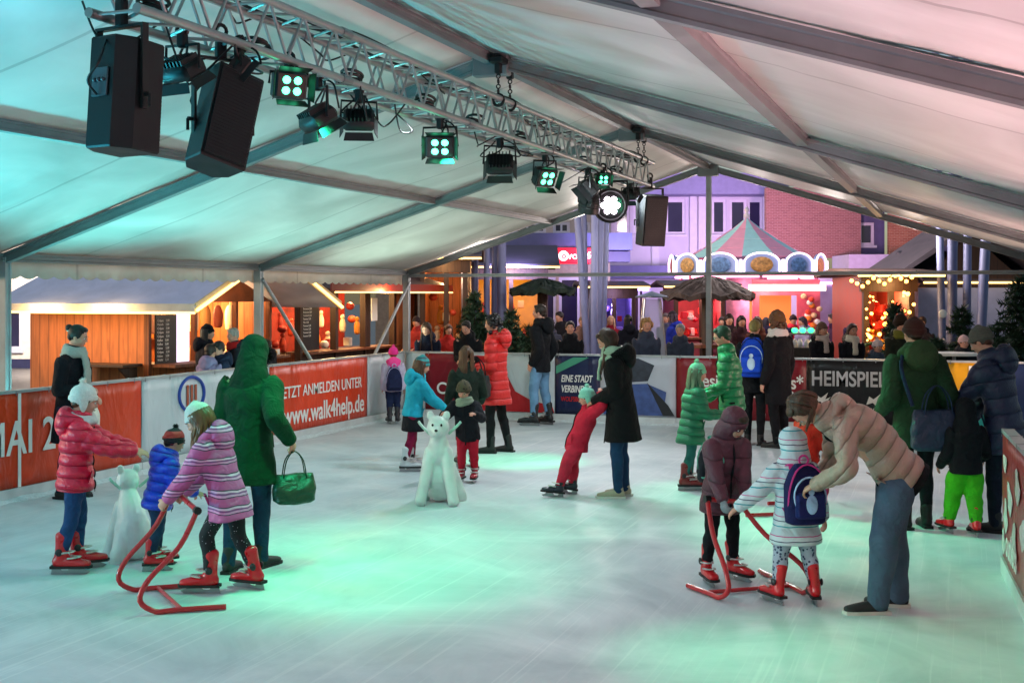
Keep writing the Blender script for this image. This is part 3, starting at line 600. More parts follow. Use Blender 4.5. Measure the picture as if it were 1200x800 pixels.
b, L = fb(703, 792, mat('grey_photo_banner', '#b4bac4', .4, var=.1, vs=2), 'board with a pale photo of a figure bending in a blue jacket')
q = G(); q.rings([[(x, y, z) for x, z in ((.05, .14), (L - .2, .14), (L - .15, .5), (L - .45, .62), (.35, .6), (.1, .45))] for y in (-.004, -.007)]); q.build('printed_jacket', mat('print_denim', '#3a4f86', .5, var=.3, vs=8), b, shade=False)
q = G(); q.rings([[(x, y, z) for x, z in ((.3, .62), (.75, .66), (.85, .9), (.6, 1.0), (.35, .98), (.2, .8))] for y in (-.004, -.007)]); q.build('printed_figure', mat('print_slate', '#2a2f3c', .5, var=.4, vs=9), b, shade=False)
q = G(); q.rings([[(x, y, z) for x, z in ((L - .45, .64), (L - .12, .3), (L - .02, .14), (L - .2, .14))] for y in (-.008, -.010)]); q.build('printed_stripe', mat('print_black', '#14161c', .5, var=0), b, shade=False)
b, L = fb(792, 945, DKR, 'maroon board with white lettering designer outlets Wolfsburg')
text('lettering', 'designer outlets*', .27, wt, b, (L - .05, -.009, .6), align='RIGHT', bold=.004, sx=.86); text('lettering', 'WOLFSBURG', .15, wt, b, (L - .06, -.009, .46), align='RIGHT', bold=.003, sx=.95, spacing=1.1)
for i in range(4):
    q = G(); x = L - .62 + i * .15
    if i % 2: q.torus((x, -.008, .2), .03, .008, (0, 1, 0), 16, 5)
    else: q.cbox((x, -.008, .2), (.055, .004, .055), bev=.001)
    q.build('social_icon', wt, b)
b, L = fb(945, 1060, BLK, 'black board with HEIMS in big silver letters and two small logos')
text('lettering', 'HEIMSPIEL', .3, mat('print_silver', '#b9bcc0', .4, var=.08), b, (.06, -.009, .66), bold=.006, sx=.78)
for x in (.22, .95):
    q = G(); q.rings([[(x + a, y, z) for a, z in ((-.12, .4), (-.03, .43), (.02, .38), (.12, .5), (.04, .46), (.08, .56), (-.02, .48), (-.08, .52))] for y in (-.005, -.008)]); q.build('logo', wt, b, shade=False)
text('lettering', 'HANNOVER', .075, wt, b, (.08, -.009, .3), bold=.001); text('lettering', 'GRIZZLYS', .075, wt, b, (.82, -.009, .3), bold=.001)
b, L = fb(1060, 1108, BLK, 'plain black board behind the person in the green parka')
b, L = fb(1108, 1160, YEL, 'yellow board with a white paper notice and a teal patch')
q = G(); q.box(.3, .62, -.009, -.005, .68, .98); q.build('notice', wt, b, shade=False)
text('lettering', 'WIR SIND\nHELDEN', .07, mat('print_black', '#14161c'), b, (.34, -.012, .86), bold=.001)
q = G(); q.rings([[(x, y, z) for x, z in ((.35, .14), (.62, .14), (.62, .62), (.5, .66), (.4, .5))] for y in (-.005, -.008)]); q.build('teal_patch', mat('print_teal', '#1f9f96', .5, var=.1), b, shade=False)
fb(1160, 1290, banner_mat('blue_banner', '#24345e'), 'dark blue board at the right end of the far side')
b = barrier('rink_barrier', 'red patterned banner board beside the camera on the right edge', (.25, 9.45), (.82, 1.0), mat('red_speckled_banner', '#a5201f', .35, var=.2, vs=2, bump=.4, bs=4, dist=.05), h=1.02)
for i, (x, z, s) in enumerate([(.25, .8, .1), (.55, .6, .14), (1.0, .75, .12), (.3, .45, .12), (.8, .35, .15), (1.3, .5, .13), (1.6, .8, .1), (1.9, .4, .14), (2.3, .7, .12), (.15, .25, .09)]):
    q = G(); q.rings([[(x + s * (1 + .35 * math.sin(3 * a + i)) * math.cos(a), y, z + s * (1 + .3 * math.cos(2 * a + i)) * math.sin(a) * .8) for a in [2 * math.pi * j / 14 for j in range(14)]] for y in (-.005, -.008)])
    q.build('printed_snow_patch', mat('print_frost', '#cfc7c4', .6, var=.25, vs=20), b, shade=False)
text('lettering', 'outlets', .26, wt, b, (.35, -.011, .2), bold=.004, sx=.9, rot=(R(90), 0, 0))

def snowline(a, b, label, n=90):
    a, b = V((*a, 0)), V((*b, 0)); L = (b - a).length; t = (b - a) / L; nrm = V((-t.y, t.x, 0)); q = G(); m_ = int(L / .07); rings = []
    for i in range(m_ + 1):
        p = a + t * (L * i / m_); w_ = .05 + .05 * abs(math.sin(i * .37) * math.sin(i * .11 + 1)) + .02 * random.random(); hh = w_ * .35
        rings.append([tuple(p), tuple(p + V((0, 0, hh))), tuple(p - nrm * w_ * .4 + V((0, 0, hh * .8))), tuple(p - nrm * w_ + V((0, 0, .001)))])
    q.rings(rings); o = q.build('snow', mat('ice_shavings', '#cfd8da', .9, var=.12, vs=30, bump=.8, bs=60, dist=.01)); tag(o, label, 'snow', kind='stuff')
snowline((BX + .015, 1.0), (BX + .015, 18.2), 'low ridge of ice shavings along the left boards')
snowline((BX + .1, 18.285), (1.0, 18.285), 'low ridge of ice shavings along the far boards')
# ================================================================== MARKET STALLS
LW = wood('orange_planks', '#a86234', 1, .16); DW = wood('dark_planks', '#3a2417', 1, .14); MW = wood('brown_planks', '#6e3a1c', 1, .14)
roof_c = mat('roof_tarp', '#b4bfdd', .35, var=.12, vs=2.5, bump=.4, bs=3, dist=.03)
warm = (1, .6, .24)
def ware(q, x, y, z, s=1.0):
    k = random.randint(0, 3)
    if k == 0: q.cbox((x, y, z + .07 * s), (.12 * s, .1 * s, .14 * s), bev=.01)
    elif k == 1: q.ell((x, y, z + .06 * s), (.075 * s, .07 * s, .065 * s), n=10, m=7)
    elif k == 2: q.loft([((x, y, z), .05 * s, .05 * s), ((x, y, z + .1 * s), .055 * s, .05 * s), ((x, y, z + .17 * s), .035 * s, .03 * s)], n=9, k=3); q.ell((x, y, z + .22 * s), .04 * s, n=8, m=6)
    else: q.lathe([(0, 0), (.06 * s, 0), (.08 * s, .05 * s), (.05 * s, .12 * s), (.055 * s, .15 * s), (0, .15 * s)], (x, y, z), 12)
def jar(x, y, z, c, parent, nm='goods', s=1):
    q = G(); q.lathe([(0, 0), (.05 * s, 0), (.055 * s, .02 * s), (.055 * s, .1 * s), (.03 * s, .13 * s), (.03 * s, .15 * s), (0, .15 * s)], (x, y, z), 10); return q.build(nm, mat('goods_' + c.strip('#'), c, .4, var=.1), parent)
# ---- first hut: long side faces the camera, gable front faces the rink (+X)
hut = thing('wooden_hut', 'orange plank market hut with pale blue tarp roof edged in warm light', 'market hut', (-11.2, 15.1, -.05), 0, 'wooden market huts')
WZ = 1.92
q = G(); q.box(-2.1, -.04, 0, .05, 0, WZ); q.build('side_wall', LW, hut, shade=False)
q = G(); q.box(-2.1, -.04, 3.35, 3.4, 0, WZ); q.build('side_wall', LW, hut, shade=False)
q = G(); q.rings([[(x, y, z) for y, z in ((.05, 0), (3.35, 0), (3.35, 1.95), (1.7, 2.55), (.05, 1.95))] for x in (-2.1, -2.05)]); q.build('back_wall', LW, hut, shade=False)
q = G(); q.rings([[(x, y, z) for y, z in ((-.02, 1.9), (3.42, 1.9), (1.7, 2.52))] for x in (-.02, .03)]); q.build('gable_board', mat('gable_brown', '#7a4020', .6, var=.3, vs=5), hut, shade=False)
for yy in (0, 1.15, 2.3, 3.34):
    q = G(); q.box(-.04, .04, yy, yy + .07, 0, 1.9); q.build('corner_post', MW, hut, shade=False)
q = G(); q.box(-.03, .03, .07, 1.15, 0, .95); q.build('counter_front', LW, hut, shade=False)
q = G(); q.box(-.03, .03, 1.22, 3.34, 0, .95); q.build('counter_front', LW, hut, shade=False)
q = G(); q.box(-.3, .45, .07, 3.34, .955, 1.0); q.build('counter', MW, hut, shade=False)
q = G(); q.rings([[(x, y, z) for y, z in ((-.42, 1.80), (1.7, 2.66), (1.7, 2.73), (-.46, 1.86))] for x in (-2.5, 1.15)]); rf = q.build('roof', roof_c, hut, shade=False)
q = G(); q.rings([[(x, y, z) for y, z in ((1.7, 2.66), (3.82, 1.80), (3.86, 1.86), (1.7, 2.73))] for x in (-2.5, 1.15)]); q.build('roof', roof_c, hut, shade=False)
q = G(); q.box(-2.5, 1.15, -.485, -.465, 1.78, 1.89); q.build('fascia', mat('fascia_white', '#c9c4b8', .5), hut, shade=False)
q = G(); q.tube([(-2.45, -.47, 1.765), (-.6, -.475, 1.762), (1.15, -.47, 1.765)], .02, 8); q.build('light_strip', gold_led, hut)
q = G(); q.tube([(1.175, -.45, 1.80), (1.175, 1.7, 2.68), (1.175, 3.84, 1.80)], .025, 8); q.build('light_strip', gold_led, hut)
q = G(); q.rings([[(x, y, z) for y, z in ((-.44, 1.76), (1.7, 2.62), (3.84, 1.76), (3.84, 1.90), (1.7, 2.76), (-.44, 1.90))] for x in (1.13, 1.16)]); q.build('barge_board', mat('barge_cream', '#cdb98c', .5), hut, shade=False)
q = G(); q.box(-.005, .02, .12, .62, .98, 1.72); mb = q.build('menu_board', mat('slate', '#16181a', .5, var=.1), hut, shade=False)
mb.location = (.06, 0, 0)
for i in range(11):
    text('lettering', random.choice(['Glühwein  3,00', 'Kakao     2,50', 'Punsch    3,00', 'Crêpes    3,50', 'Waffel    2,50', 'Kaffee    2,00']), .05, wt, mb, (.024, .15, 1.62 - .058 * i), rot=(R(90), 0, R(90)))
q = G(); q.cbox((.03, .85, 1.4), (.02, .32, .8), bev=.004); q.build('light_panel', glow('panel_white', '#e6dcf2', .9), hut, shade=False)
q = G()
for z in (1.25, 1.6): q.box(-2.04, -1.75, .3, 3.1, z, z + .03)
q.build('shelf', MW, hut, shade=False)
for i in range(22):
    jar(-1.88, .4 + (i % 11) * .25, (1.28, 1.63)[i // 11], random.choice(['#c03a1c', '#e8c060', '#d9d2c0', '#4a6a2c', '#b06a2c']), hut)
for i in range(9): jar(-.05 + random.uniform(-.1, .25), 1.3 + i * .22, 1.0, random.choice(['#d9d2c0', '#e8b050', '#a03020', '#f0e0c0']), hut, s=random.uniform(.9, 1.8))
for i in range(8):
    q = G(); q.tube([(-.5, .5 + i * .35, 1.95), (-.5, .5 + i * .35, 1.82)], .006, 5); q.loft([((-.5, .5 + i * .35, 1.82), .05, .03), ((-.5, .5 + i * .35, 1.7), .10, .05), ((-.5, .5 + i * .35, 1.5 - .05 * (i % 3)), .085, .05)], n=10, k=3); q.build('hanging_ware', mat('ware_%d' % (i % 3), ['#6b2415', '#d9c9a8', '#8a5a2c'][i % 3], .8), hut)
for i in range(26):
    q = G(); ware(q, random.uniform(-.25, .35), 1.25 + i * .08, 1.0, random.uniform(.5, 1.1)); q.build('goods', mat('hutgoods_%d' % (i % 5), ['#d9c9a8', '#b5432a', '#e6b24a', '#f0e8d8', '#7a3a1c'][i % 5], .6), hut)
for i in range(6):
    q = G(); yy = 1.4 + i * .33; q.box(.32, .33, yy, yy + .14, 1.01, 1.1); q.build('price_card', wt, hut, shade=False)
for i in range(12):
    q = G(); yy = .3 + i * .27; q.tube([(-1.6, yy, 1.95), (-1.6, yy, 1.75)], .005, 5); q.torus((-1.6, yy, 1.68), .07, .02, (1, 0, 0), 14, 6); q.build('hanging_wreath', mat('wreath_%d' % (i % 2), ['#8a5a2c', '#b03a24'][i % 2], .8), hut)
for yy in (.8, 1.7, 2.7):
    q = G(); q.ell((-.9, yy, 1.95), .06); q.build('bulb', glow('bulb_warm', '#ffb860', 30), hut)
    lamp('POINT', 'hut_lamp', (-12.1, 15.1 + yy, 1.75), None, 55, warm, .08)
lamp('AREA', 'eave_lamp', (-12.6, 14.3, 1.7), (-12.6, 15.2, .9), 14, warm, .6); lamp('AREA', 'eave_lamp', (-11.5, 14.3, 1.7), (-11.5, 15.2, .9), 14, warm, .6)
lamp('POINT', 'porch_lamp', (-10.5, 16.8, 2.05), None, 14, warm, .08)
q = G(); q.box(-.5, .5, -.22, .22, .0, .035); q.rings([[(x, y, z) for y, z in ((-.2, -.02), (.2, -.02), (.2, -.3), (.16, -.3))] for x in (-.42, -.38)]); q.rings([[(x, y, z) for y, z in ((-.2, -.02), (.2, -.02), (.2, -.3), (.16, -.3))] for x in (.38, .42)])
o = q.build('shelf_board', DW, None, shade=False); o.location = (-11.75, 14.86, .93); tag(o, 'narrow wooden standing shelf fixed to the orange plank hut wall', 'shelf')
# ---- second stall: dark framed booths with lit windows, front along the rink side
st = thing('market_booth', 'dark timber booth with red and orange lit windows next to the plank hut', 'market booth', (-11.0, 19.1, -.05), 0, 'wooden market huts')
q = G(); q.box(-2.3, -2.25, 0, 4.9, 0, 2.3); q.build('back_wall', LW, st, shade=False)
for yy in (0, 1.3, 2.5, 2.62, 3.8, 4.85):
    q = G(); q.box(-.06, .06, yy, yy + .1, 0, 2.25); q.build('frame_post', DW, st, shade=False)
q = G(); q.box(-.05, .05, -.0, 4.95, 2.05, 2.2); q.build('lintel', DW, st, shade=False)
q = G(); q.box(-.04, .02, .02, 2.6, 0, .95); q.box(-.04, .02, 2.72, 3.85, 0, .95); q.build('apron', DW, st, shade=False)
q = G(); q.box(-.3, .2, .1, 3.8, .96, 1.0); q.build('counter', MW, st, shade=False)
q = G(); q.box(-.03, .03, 3.9, 4.85, 0, 2.04); q.build('door_panel', LW, st, shade=False)
q = G(); q.box(-.03, .02, .1, .75, 1.02, 2.04); mb = q.build('menu_board', MATS['slate'], st, shade=False)
for i in range(12): text('lettering', random.choice(['Bratwurst 3,00', 'Pommes 2,50', 'Grünkohl 5,50', 'Pilze 4,50']), .05, wt, mb, (.03, .15, 1.93 - .06 * i), rot=(R(90), 0, R(90)))
q = G(); q.rings([[(x, y, z) for x, z in ((.75, 2.12), (.75, 2.2), (-1, 2.75), (-2.6, 2.4), (-2.6, 2.32), (-1, 2.65))] for y in (-.2, 5.15)]); q.build('roof', mat('roof_slate', '#3a3540', .6, var=.2), st, shade=False)
q = G(); q.box(.76, .79, -.2, 5.15, 2.08, 2.22); q.build('fascia', mat('fascia_red', '#7c241a', .5, var=.1), st, shade=False)
q = G(); q.tube([(.8, -.1, 2.06), (.8, 5.1, 2.06)], .014, 6); q.build('light_strip', gold_led, st)
for i in range(26):
    q = G(); x = -1.2 + random.uniform(-.8, .9); yy = .9 + (i % 13) * .22; z = 1.0 if i < 13 else random.uniform(1.2, 1.8)
    ware(q, x, yy, z, 1.2); q.build('goods', mat('goods_%d' % (i % 5), ['#c9401c', '#e6c9a0', '#d98a2c', '#8a1c12', '#f0e6d0'][i % 5], .6), st)
q = G(); q.box(-1.6, -1.55, .2, 4.7, .9, 2.1); q.build('curtain', mat('red_curtain', '#8c1f12', .8, var=.3, vs=8), st, shade=False)
q = G(); q.box(-.02, 0, 2.9, 3.15, 1.5, 1.95); q.build('notice', wt, st, shade=False)
for yy in (.9, 2.0, 3.2, 4.3): lamp('POINT', 'booth_lamp', (-11.6, 19.1 + yy, 1.95), None, 52, warm, .06)
lamp('POINT', 'booth_lamp', (-10.1, 21, 2.0), None, 18, warm, .06)

def booth(px0, px1, Z, label, zt=2.5, wallc=None, roofm=None, lit=26, over=.5, col=warm, gc=('#c9401c', '#e6c9a0', '#d98a2c'), depth=2.2, roof_h=.5, goods=12, curtain=None):
    a = at(px0, Z, -.05); wd = (px1 - px0) / FPX * Z
    t = thing('market_booth', label, 'market booth', a, YAW, 'wooden market huts'); wm = wallc or LW
    q = G(); q.box(0, wd, depth - .05, depth, 0, zt); q.build('back_wall', wm, t, shade=False)
    for x in (0, wd - .06):
        q = G(); q.box(x, x + .06, .12, depth - .05, 0, zt); q.build('side_wall', wm, t, shade=False)
    q = G(); q.box(.1, wd - .1, .02, .08, 0, .95); q.build('counter_front', wm, t, shade=False)
    q = G(); q.box(.05, wd - .05, -.15, .4, .955, 1.0); q.build('counter', MW, t, shade=False)
    for x in (0, wd / 2, wd - .1):
        q = G(); q.box(x, x + .1, 0, .11, 0, zt); q.build('frame_post', DW, t, shade=False)
    q = G(); q.box(-.05, wd + .05, -.02, .1, zt - .28, zt - .02); q.build('fascia', DW, t, shade=False)
    q = G(); q.rings([[(x, y, z) for y, z in ((-over, zt), (depth / 2, zt + roof_h), (depth + .3, zt), (depth + .3, zt + .06), (depth / 2, zt + roof_h + .07), (-over, zt + .07))] for x in (-.3, wd + .3)]); q.build('roof', roofm or MATS['roof_slate'], t, shade=False)
    q = G(); q.tube([(-.3, -over - .02, zt + .0), (wd + .3, -over - .02, zt)], .02, 6); q.build('light_strip', gold_led, t)
    for i in range(goods):
        q = G(); x = .2 + (wd - .4) * ((i + .5) / goods); yy = random.uniform(.1, 1.5); z = 1.0 if i % 2 else random.uniform(1.3, zt - .6)
        ware(q, x, yy, z, random.uniform(.9, 1.5)); q.build('goods', mat('goodsb_' + gc[i % len(gc)].strip('#'), gc[i % len(gc)], .6), t)
    c = a + RT * (wd / 2) + FW * .9 + V((0, 0, zt - .4)); lamp('POINT', 'booth_lamp', c, None, lit, col, .06)
    c = a + RT * (wd / 2) - FW * .3 + V((0, 0, zt - .15)); lamp('POINT', 'booth_lamp', c, None, lit * .35, col, .06)
    return t
booth(492, 548, 25.5, 'orange lit booth with dark posts behind the plank booth and the corner spectators', zt=2.75, goods=8)
booth(553, 640, 29, 'yellow lit booth behind the fir trees at the left steel pipes', zt=2.65, wallc=mat('yellow_wall', '#c48a1a', .6, var=.1), col=(1, .7, .25), lit=45)
booth(1090, 1290, 24.5, 'large orange hut at the right edge of the market behind fir trees', zt=2.25, wallc=mat('ochre_wall', '#b9761c', .6, var=.15), lit=40, roof_h=.6, col=(1, .62, .2), goods=3)
rb = booth(1012, 1072, 22.5, 'small booth full of red and gold baubles under warm bulbs', zt=2.35, wallc=mat('red_wall', '#8c2a1c', .6, var=.15), lit=45, gc=('#c9281c', '#e6a93a', '#d9531c', '#a8141c'), goods=34, roof_h=.1, over=.7, roofm=mat('roof_brown', '#4a3028', .7, var=.2))
# ---- bulb string over the red booth
q = G(); a = at(998, 21.6, 2.27); b_ = at(1075, 21.6, 2.4)
pts = [tuple(a.lerp(b_, k / 12) - V((0, 0, .12 * math.sin(math.pi * k / 4) ** 2))) for k in range(13)]; q.tube(pts, .008, 5)
o = q.build('light_string', black); tag(o, 'string of warm bulbs over the bauble booth', 'light string')
for p in pts:
    e = G(); e.ell((p[0], p[1], p[2] - .06), .034, n=8, m=6); e.build('bulb', glow('bulb_yellow', '#ffb850', 6), o)
for i in range(0):
    e = G(); p = at(1055 + i * 7, 21.6, 2.52 - .01 * i); e.torus(tuple(p), .045, .010, tuple(FW), 14, 6); e.build('loop', glow('bulb_yellow', '#ffb850', 6), o)
# ---- dark gabled roof left of right pipes
t = thing('gabled_stall', 'dark roofed stall with pale front between the bauble booth and right steel pipes', 'market booth', at(1076, 24.0, -.05), YAW, 'wooden market huts')
q = G(); q.box(0, 2.2, 0, 2, 0, 2.15); q.build('front', mat('pale_front', '#b9b4c9', .6, var=.1), t, shade=False)
q = G(); q.rings([[(x, y, z) for x, z in ((-.5, 2.35), (1.0, 3.35), (2.5, 2.35), (2.5, 2.45), (1.0, 3.47), (-.5, 2.45))] for y in (-.4, 2.2)]); q.build('roof', mat('roof_dark', '#4c434c', .7, var=.3), t, shade=False)
q = G(); q.rings([[(x, y, z) for x, z in ((0, 2.16), (2.2, 2.16), (1.0, 3.2))] for y in (.0, .06)]); q.build('gable', DW, t, shade=False)

# ---- thatched mushroom shelters
def mushroom(px, Z, label, rad, ztop, zb, mt, grp='round market shelters'):
    t = thing('round_shelter', label, 'shelter', at(px, Z, -.05), YAW, grp)
    q = G(); n = 30; rr = []
    for r_, z in ((rad * 1.0, zb), (rad * 1.02, zb + .1), (rad * .8, zb + (ztop - zb) * .45), (rad * .5, zb + (ztop - zb) * .8), (rad * .2, ztop), (.02, ztop + .02)):
        rr.append([(r_ * (1 + .04 * math.sin(j * 2.7 + z * 9)) * math.cos(2 * math.pi * j / n), r_ * (1 + .04 * math.sin(j * 3.1)) * math.sin(2 * math.pi * j / n), z + .05 * math.sin(j * 1.9 + r_ * 5)) for j in range(n)])
    q.rings([[(x * .9, y * .9, z + .02) for x, y, z in rr[0]]] + rr)
    for i in range(int(260 * rad)):
        a = random.uniform(0, 6.283); k = random.random(); r0 = rad * (.15 + .85 * k); z = ztop - (ztop - zb) * (k ** 1.6)
        c = V((r0 * math.cos(a), r0 * math.sin(a), z + .05)); d = V((math.cos(a), math.sin(a), -.5)) * random.uniform(.12, .26); s = V((-math.sin(a), math.cos(a), 0)) * .025
        q.add([c - s, c + s, c + d + V((0, 0, random.uniform(-.03, .07)))], [(0, 1, 2)])
    q.build('canopy', mt, t, shade=False)
    q = G(); q.tube([(0, 0, 0), (0, 0, ztop)], .11, 10); q.build('pole', DW, t)
    q = G(); q.lathe([(0, 1.0), (.55, 1.0), (.55, 1.06), (0, 1.06)]); q.build('table_top', MW, t)
    return t
THM = mat('thatch', '#3a2f2c', .95, var=.4, vs=12, bump=1, bs=30)
mushroom(829, 24, 'round thatched shelter with brown roof below the carousel lights', .88, 2.32, 1.93, THM)
mushroom(636, 26, 'round shelter covered in dark green fir twigs left of the centre steel pipes', .68, 2.3, 2.02, mat('fir_thatch', '#16281c', .9, var=.4, vs=12, bump=1, bs=30))
# ---- patio heater
t = thing('patio_heater', 'tall glass pyramid patio heater with a metal hood behind the curly haired woman', 'patio heater', at(764, 22.5, -.05), YAW)
q = G(); q.lathe([(0, 2.02), (.30, 1.96), (.31, 1.98), (0, 2.08)]); q.build('hood', steel, t)
q = G(); q.rings([[(s * x, s * y, z) for x, y in ((-1, -1), (1, -1), (1, 1), (-1, 1))] for z, s in ((0, .27), (.75, .25))]); q.build('gas_case', steel, t, shade=False)
q = G()
for x, y in ((-1, -1), (1, -1), (1, 1), (-1, 1)): q.tube([(x * .25, y * .25, .75), (x * .14, y * .14, 1.95)], .014, 6)
q.build('frame', steel, t)
q = G(); q.rings([[(s * x, s * y, z) for x, y in ((-1, -1), (1, -1), (1, 1), (-1, 1))] for z, s in ((.76, .235), (1.94, .13))]); q.build('glass', glassy('heater_glass', '#cfd6e6', .35), t, shade=False)

# ---- steel pipe sculptures
PIP = mat('pipe_violet', '#666c92', .5, .15, var=.1, vs=4)
def pipes(px, Z, lst, label):
    t = thing('steel_pipe_sculpture', label, 'pipe sculpture', at(px, Z, -.05), YAW, 'clusters of tall steel pipes')
    for dx0, dx1, dy, r in lst:
        q = G(); r *= .72; q.tube([(dx0 / FPX * Z, dy, 0), (dx1 / FPX * Z, dy, 6.5)], r, 16); q.lathe([(0, 6.5), (r, 6.5), (0, 6.53)], (dx1 / FPX * Z, dy, 0), 16); q.build('pipe', PIP, t)
    q = G(); q.lathe([(0, 0), (.9, 0), (.9, .12), (0, .12)]); q.build('base', mat('concrete', '#8a8888', .8), t)
    return t
pipes(565, 26.5, [(-20, -22, 0, .1), (-8, -10, .3, .1), (6, 5, -.2, .09), (14, 16, .2, .1), (24, 21, 0, .14)], 'cluster of five upright blue steel pipes on the left of the square')
pipes(693, 24.5, [(0, -30, 0, .1), (-4, -12, .2, .085), (2, 4, -.2, .1), (8, 16, .2, .09), (-8, 30, .35, .12), (12, 24, 0, .07)], 'cluster of leaning violet steel pipes in the middle behind the spectators')
sg = pipes(1126, 22, [(-20, -30, 0, .09), (-6, -4, .2, .12), (6, 10, 0, .1), (14, 36, -.2, .12), (-12, 14, .3, .08)], 'cluster of leaning lavender steel pipes on the right by the fir trees')
q = G(); q.ell((-.36, -.12, 1.68), (.075, .012, .075), n=18); q.build('round_sign', wt, sg)

# ================================================================== BUILDINGS
def wall_holes(x0, x1, z0, z1, y, th, holes):
    q = G(); xs = sorted({x0, x1, *[h[0] for h in holes], *[h[1] for h in holes]}); zs = sorted({z0, z1, *[h[2] for h in holes], *[h[3] for h in holes]})
    for a, b in zip(xs, xs[1:]):
        for c, d in zip(zs, zs[1:]):
            mx, mz = (a + b) / 2, (c + d) / 2
            if not any(h[0] < mx < h[1] and h[2] < mz < h[3] for h in holes): q.box(a, b, y, y + th, c, d)
    return q
LAV = mat('lavender_render', '#c4bfd2', .8, var=.08, vs=1.5); FRM = mat('window_frame_white', '#c9c6d6', .5, var=.05); PANE = mat('window_pane', '#2c2a44', .08, var=.3, vs=.7, spec=.8)
def window(t, x0, x1, z0, z1, y=0, mull=1):
    f = .09; q = G(); q.box(x0, x1, y + .06, y + .16, z0, z0 + f); q.box(x0, x1, y + .06, y + .16, z1 - f, z1); q.box(x0, x0 + f, y + .06, y + .16, z0 + f, z1 - f); q.box(x1 - f, x1, y + .06, y + .16, z0 + f, z1 - f)
    for i in range(1, mull): xm = x0 + (x1 - x0) * i / mull; q.box(xm - .03, xm + .03, y + .07, y + .15, z0 + f, z1 - f)
    w_ = q.build('window', FRM, t, shade=False)
    q = G(); q.box(x0 + f, x1 - f, y + .12, y + .14, z0 + f, z1 - f); q.build('pane', PANE, w_, shade=False)
    q = G(); q.box(x0 + f, x1 - f, y + .3, y + .32, z0 + (z1 - z0) * .45, z1 - f); q.build('blind', mat('blind_grey', '#6c6788', .8), w_, shade=False)
    q = G(); q.box(x0 - .06, x1 + .06, y - .08, y + .05, z0 - .08, z0); q.build('sill', FRM, w_, shade=False)
Zb = 42.0
def bx(px, Z=Zb): return (px - 600) / FPX * Z
B = thing('office_building', 'lavender rendered building with rows of upper windows and flat roof', 'building', at(600, Zb, -.05), YAW)
zr = hz(232, Zb); wins = [(bx(a), bx(b), hz(c, Zb), hz(232, Zb)) for a, b, c in ((780, 803, 273), (834, 851, 273), (855, 875, 273), (876, 894, 273), (742, 762, 273), (720, 738, 273), (700, 716, 273))]
q = wall_holes(bx(640), bx(900), 2.9, hz(229, Zb), 0, .3, wins); q.build('wall', LAV, B, shade=False)
for w_ in wins: window(B, *w_, mull=1)
q = G(); q.box(bx(630), bx(915), -1.2, .8, hz(229, Zb), hz(205, Zb)); q.build('roof_edge', mat('fascia_violet', '#7c79a4', .6, var=.1), B, shade=False)
for px in (768, 812, 822, 897):
    q = G(); q.box(bx(px) - .12, bx(px) + .12, -.14, -.004, 2.9, hz(229, Zb)); q.build('pilaster', FRM, B, shade=False)
q = G(); q.box(bx(640), bx(900), -2.2, .0, 2.55, 2.95); q.build('canopy', mat('canopy_violet', '#5a5686', .6, var=.15), B, shade=False)
sh = [(bx(a), bx(b), .4, 2.4) for a, b in ((648, 664), (716, 738), (742, 756), (806, 828), (835, 860))]
q = wall_holes(bx(640), bx(900), -.0, 2.55, .0, .3, sh); q.build('shop_wall', LAV, B, shade=False)
for s_ in sh: window(B, *s_, mull=2)
for px in (722, 800):
    q = G(); q.box(bx(px), bx(px) + 1.1, -.1, -.05, 2.15, 2.22); q.build('shop_light', glow('shop_light_violet', '#b9a0ff', 4), B, shade=False)
B2 = thing('shop_building', 'pale shop building with blue canopy and a red shop sign', 'building', at(600, 38, -.05), YAW)
Z2 = 38
wn = [(bx(664, Z2) + .05, bx(676, Z2), hz(278, Z2), hz(262, Z2))]
q = wall_holes(bx(440, Z2), bx(715, Z2), 3.2, hz(200, Z2), 0, .3, [(bx(a, Z2), bx(b, Z2), hz(272, Z2), hz(258, Z2)) for a, b in ((596, 640), (648, 668), (674, 692))]); q.build('wall', mat('cream_render', '#b8a8a4', .8, var=.1, vs=1), B2, shade=False)
for a, b in ((596, 640), (648, 668), (674, 692)): window(B2, bx(a, Z2), bx(b, Z2), hz(272, Z2), hz(258, Z2), mull=2)
q = G(); q.box(bx(440, Z2), bx(735, Z2), -1.6, -.02, hz(293, Z2), hz(274, Z2)); q.build('canopy', mat('canopy_blue', '#565c8c', .5, var=.1), B2, shade=False)
q = G(); q.box(bx(440, Z2), bx(735, Z2), -1.0, -.02, hz(306, Z2), hz(294, Z2)); q.build('soffit_band', mat('band_violet', '#45436e', .5, var=.1), B2, shade=False)
q = G(); q.cbox((bx(675, Z2), -1.72, hz(300, Z2)), (bx(707, Z2) - bx(642, Z2), .18, .46), bev=.02); s_ = q.build('shop_sign', glow('sign_red', '#e0142c', 1.3), B2, shade=False)
text('lettering', 'vodafone', .3, glow('sign_white', '#ffe8ec', 2), s_, (bx(662, Z2), -1.82, hz(303.5, Z2)), bold=.004)
q = G(); q.ell((bx(657.5, Z2), -1.82, hz(300, Z2)), (.15, .02, .15), n=20); q.build('sign_emblem', glow('sign_white', '#ffe8ec', 2), s_)
q = G(); q.torus((bx(657.5, Z2) + .01, -1.845, hz(300, Z2) - .02), .05, .02, (0, 1, 0), 14, 5); q.build('sign_emblem_drop', MATS['sign_red'], s_)
sh = [(bx(a, Z2), bx(b, Z2), .3, 2.55) for a, b in ((600, 626), (628, 652), (655, 680), (684, 708))]
q = wall_holes(bx(440, Z2), bx(715, Z2), 0, 3.2, 0, .3, sh); q.build('shop_wall', mat('tile_beige', '#a99a86', .6, var=.15, vs=9), B2, shade=False)
for x in sh: window(B2, *x, mull=1)
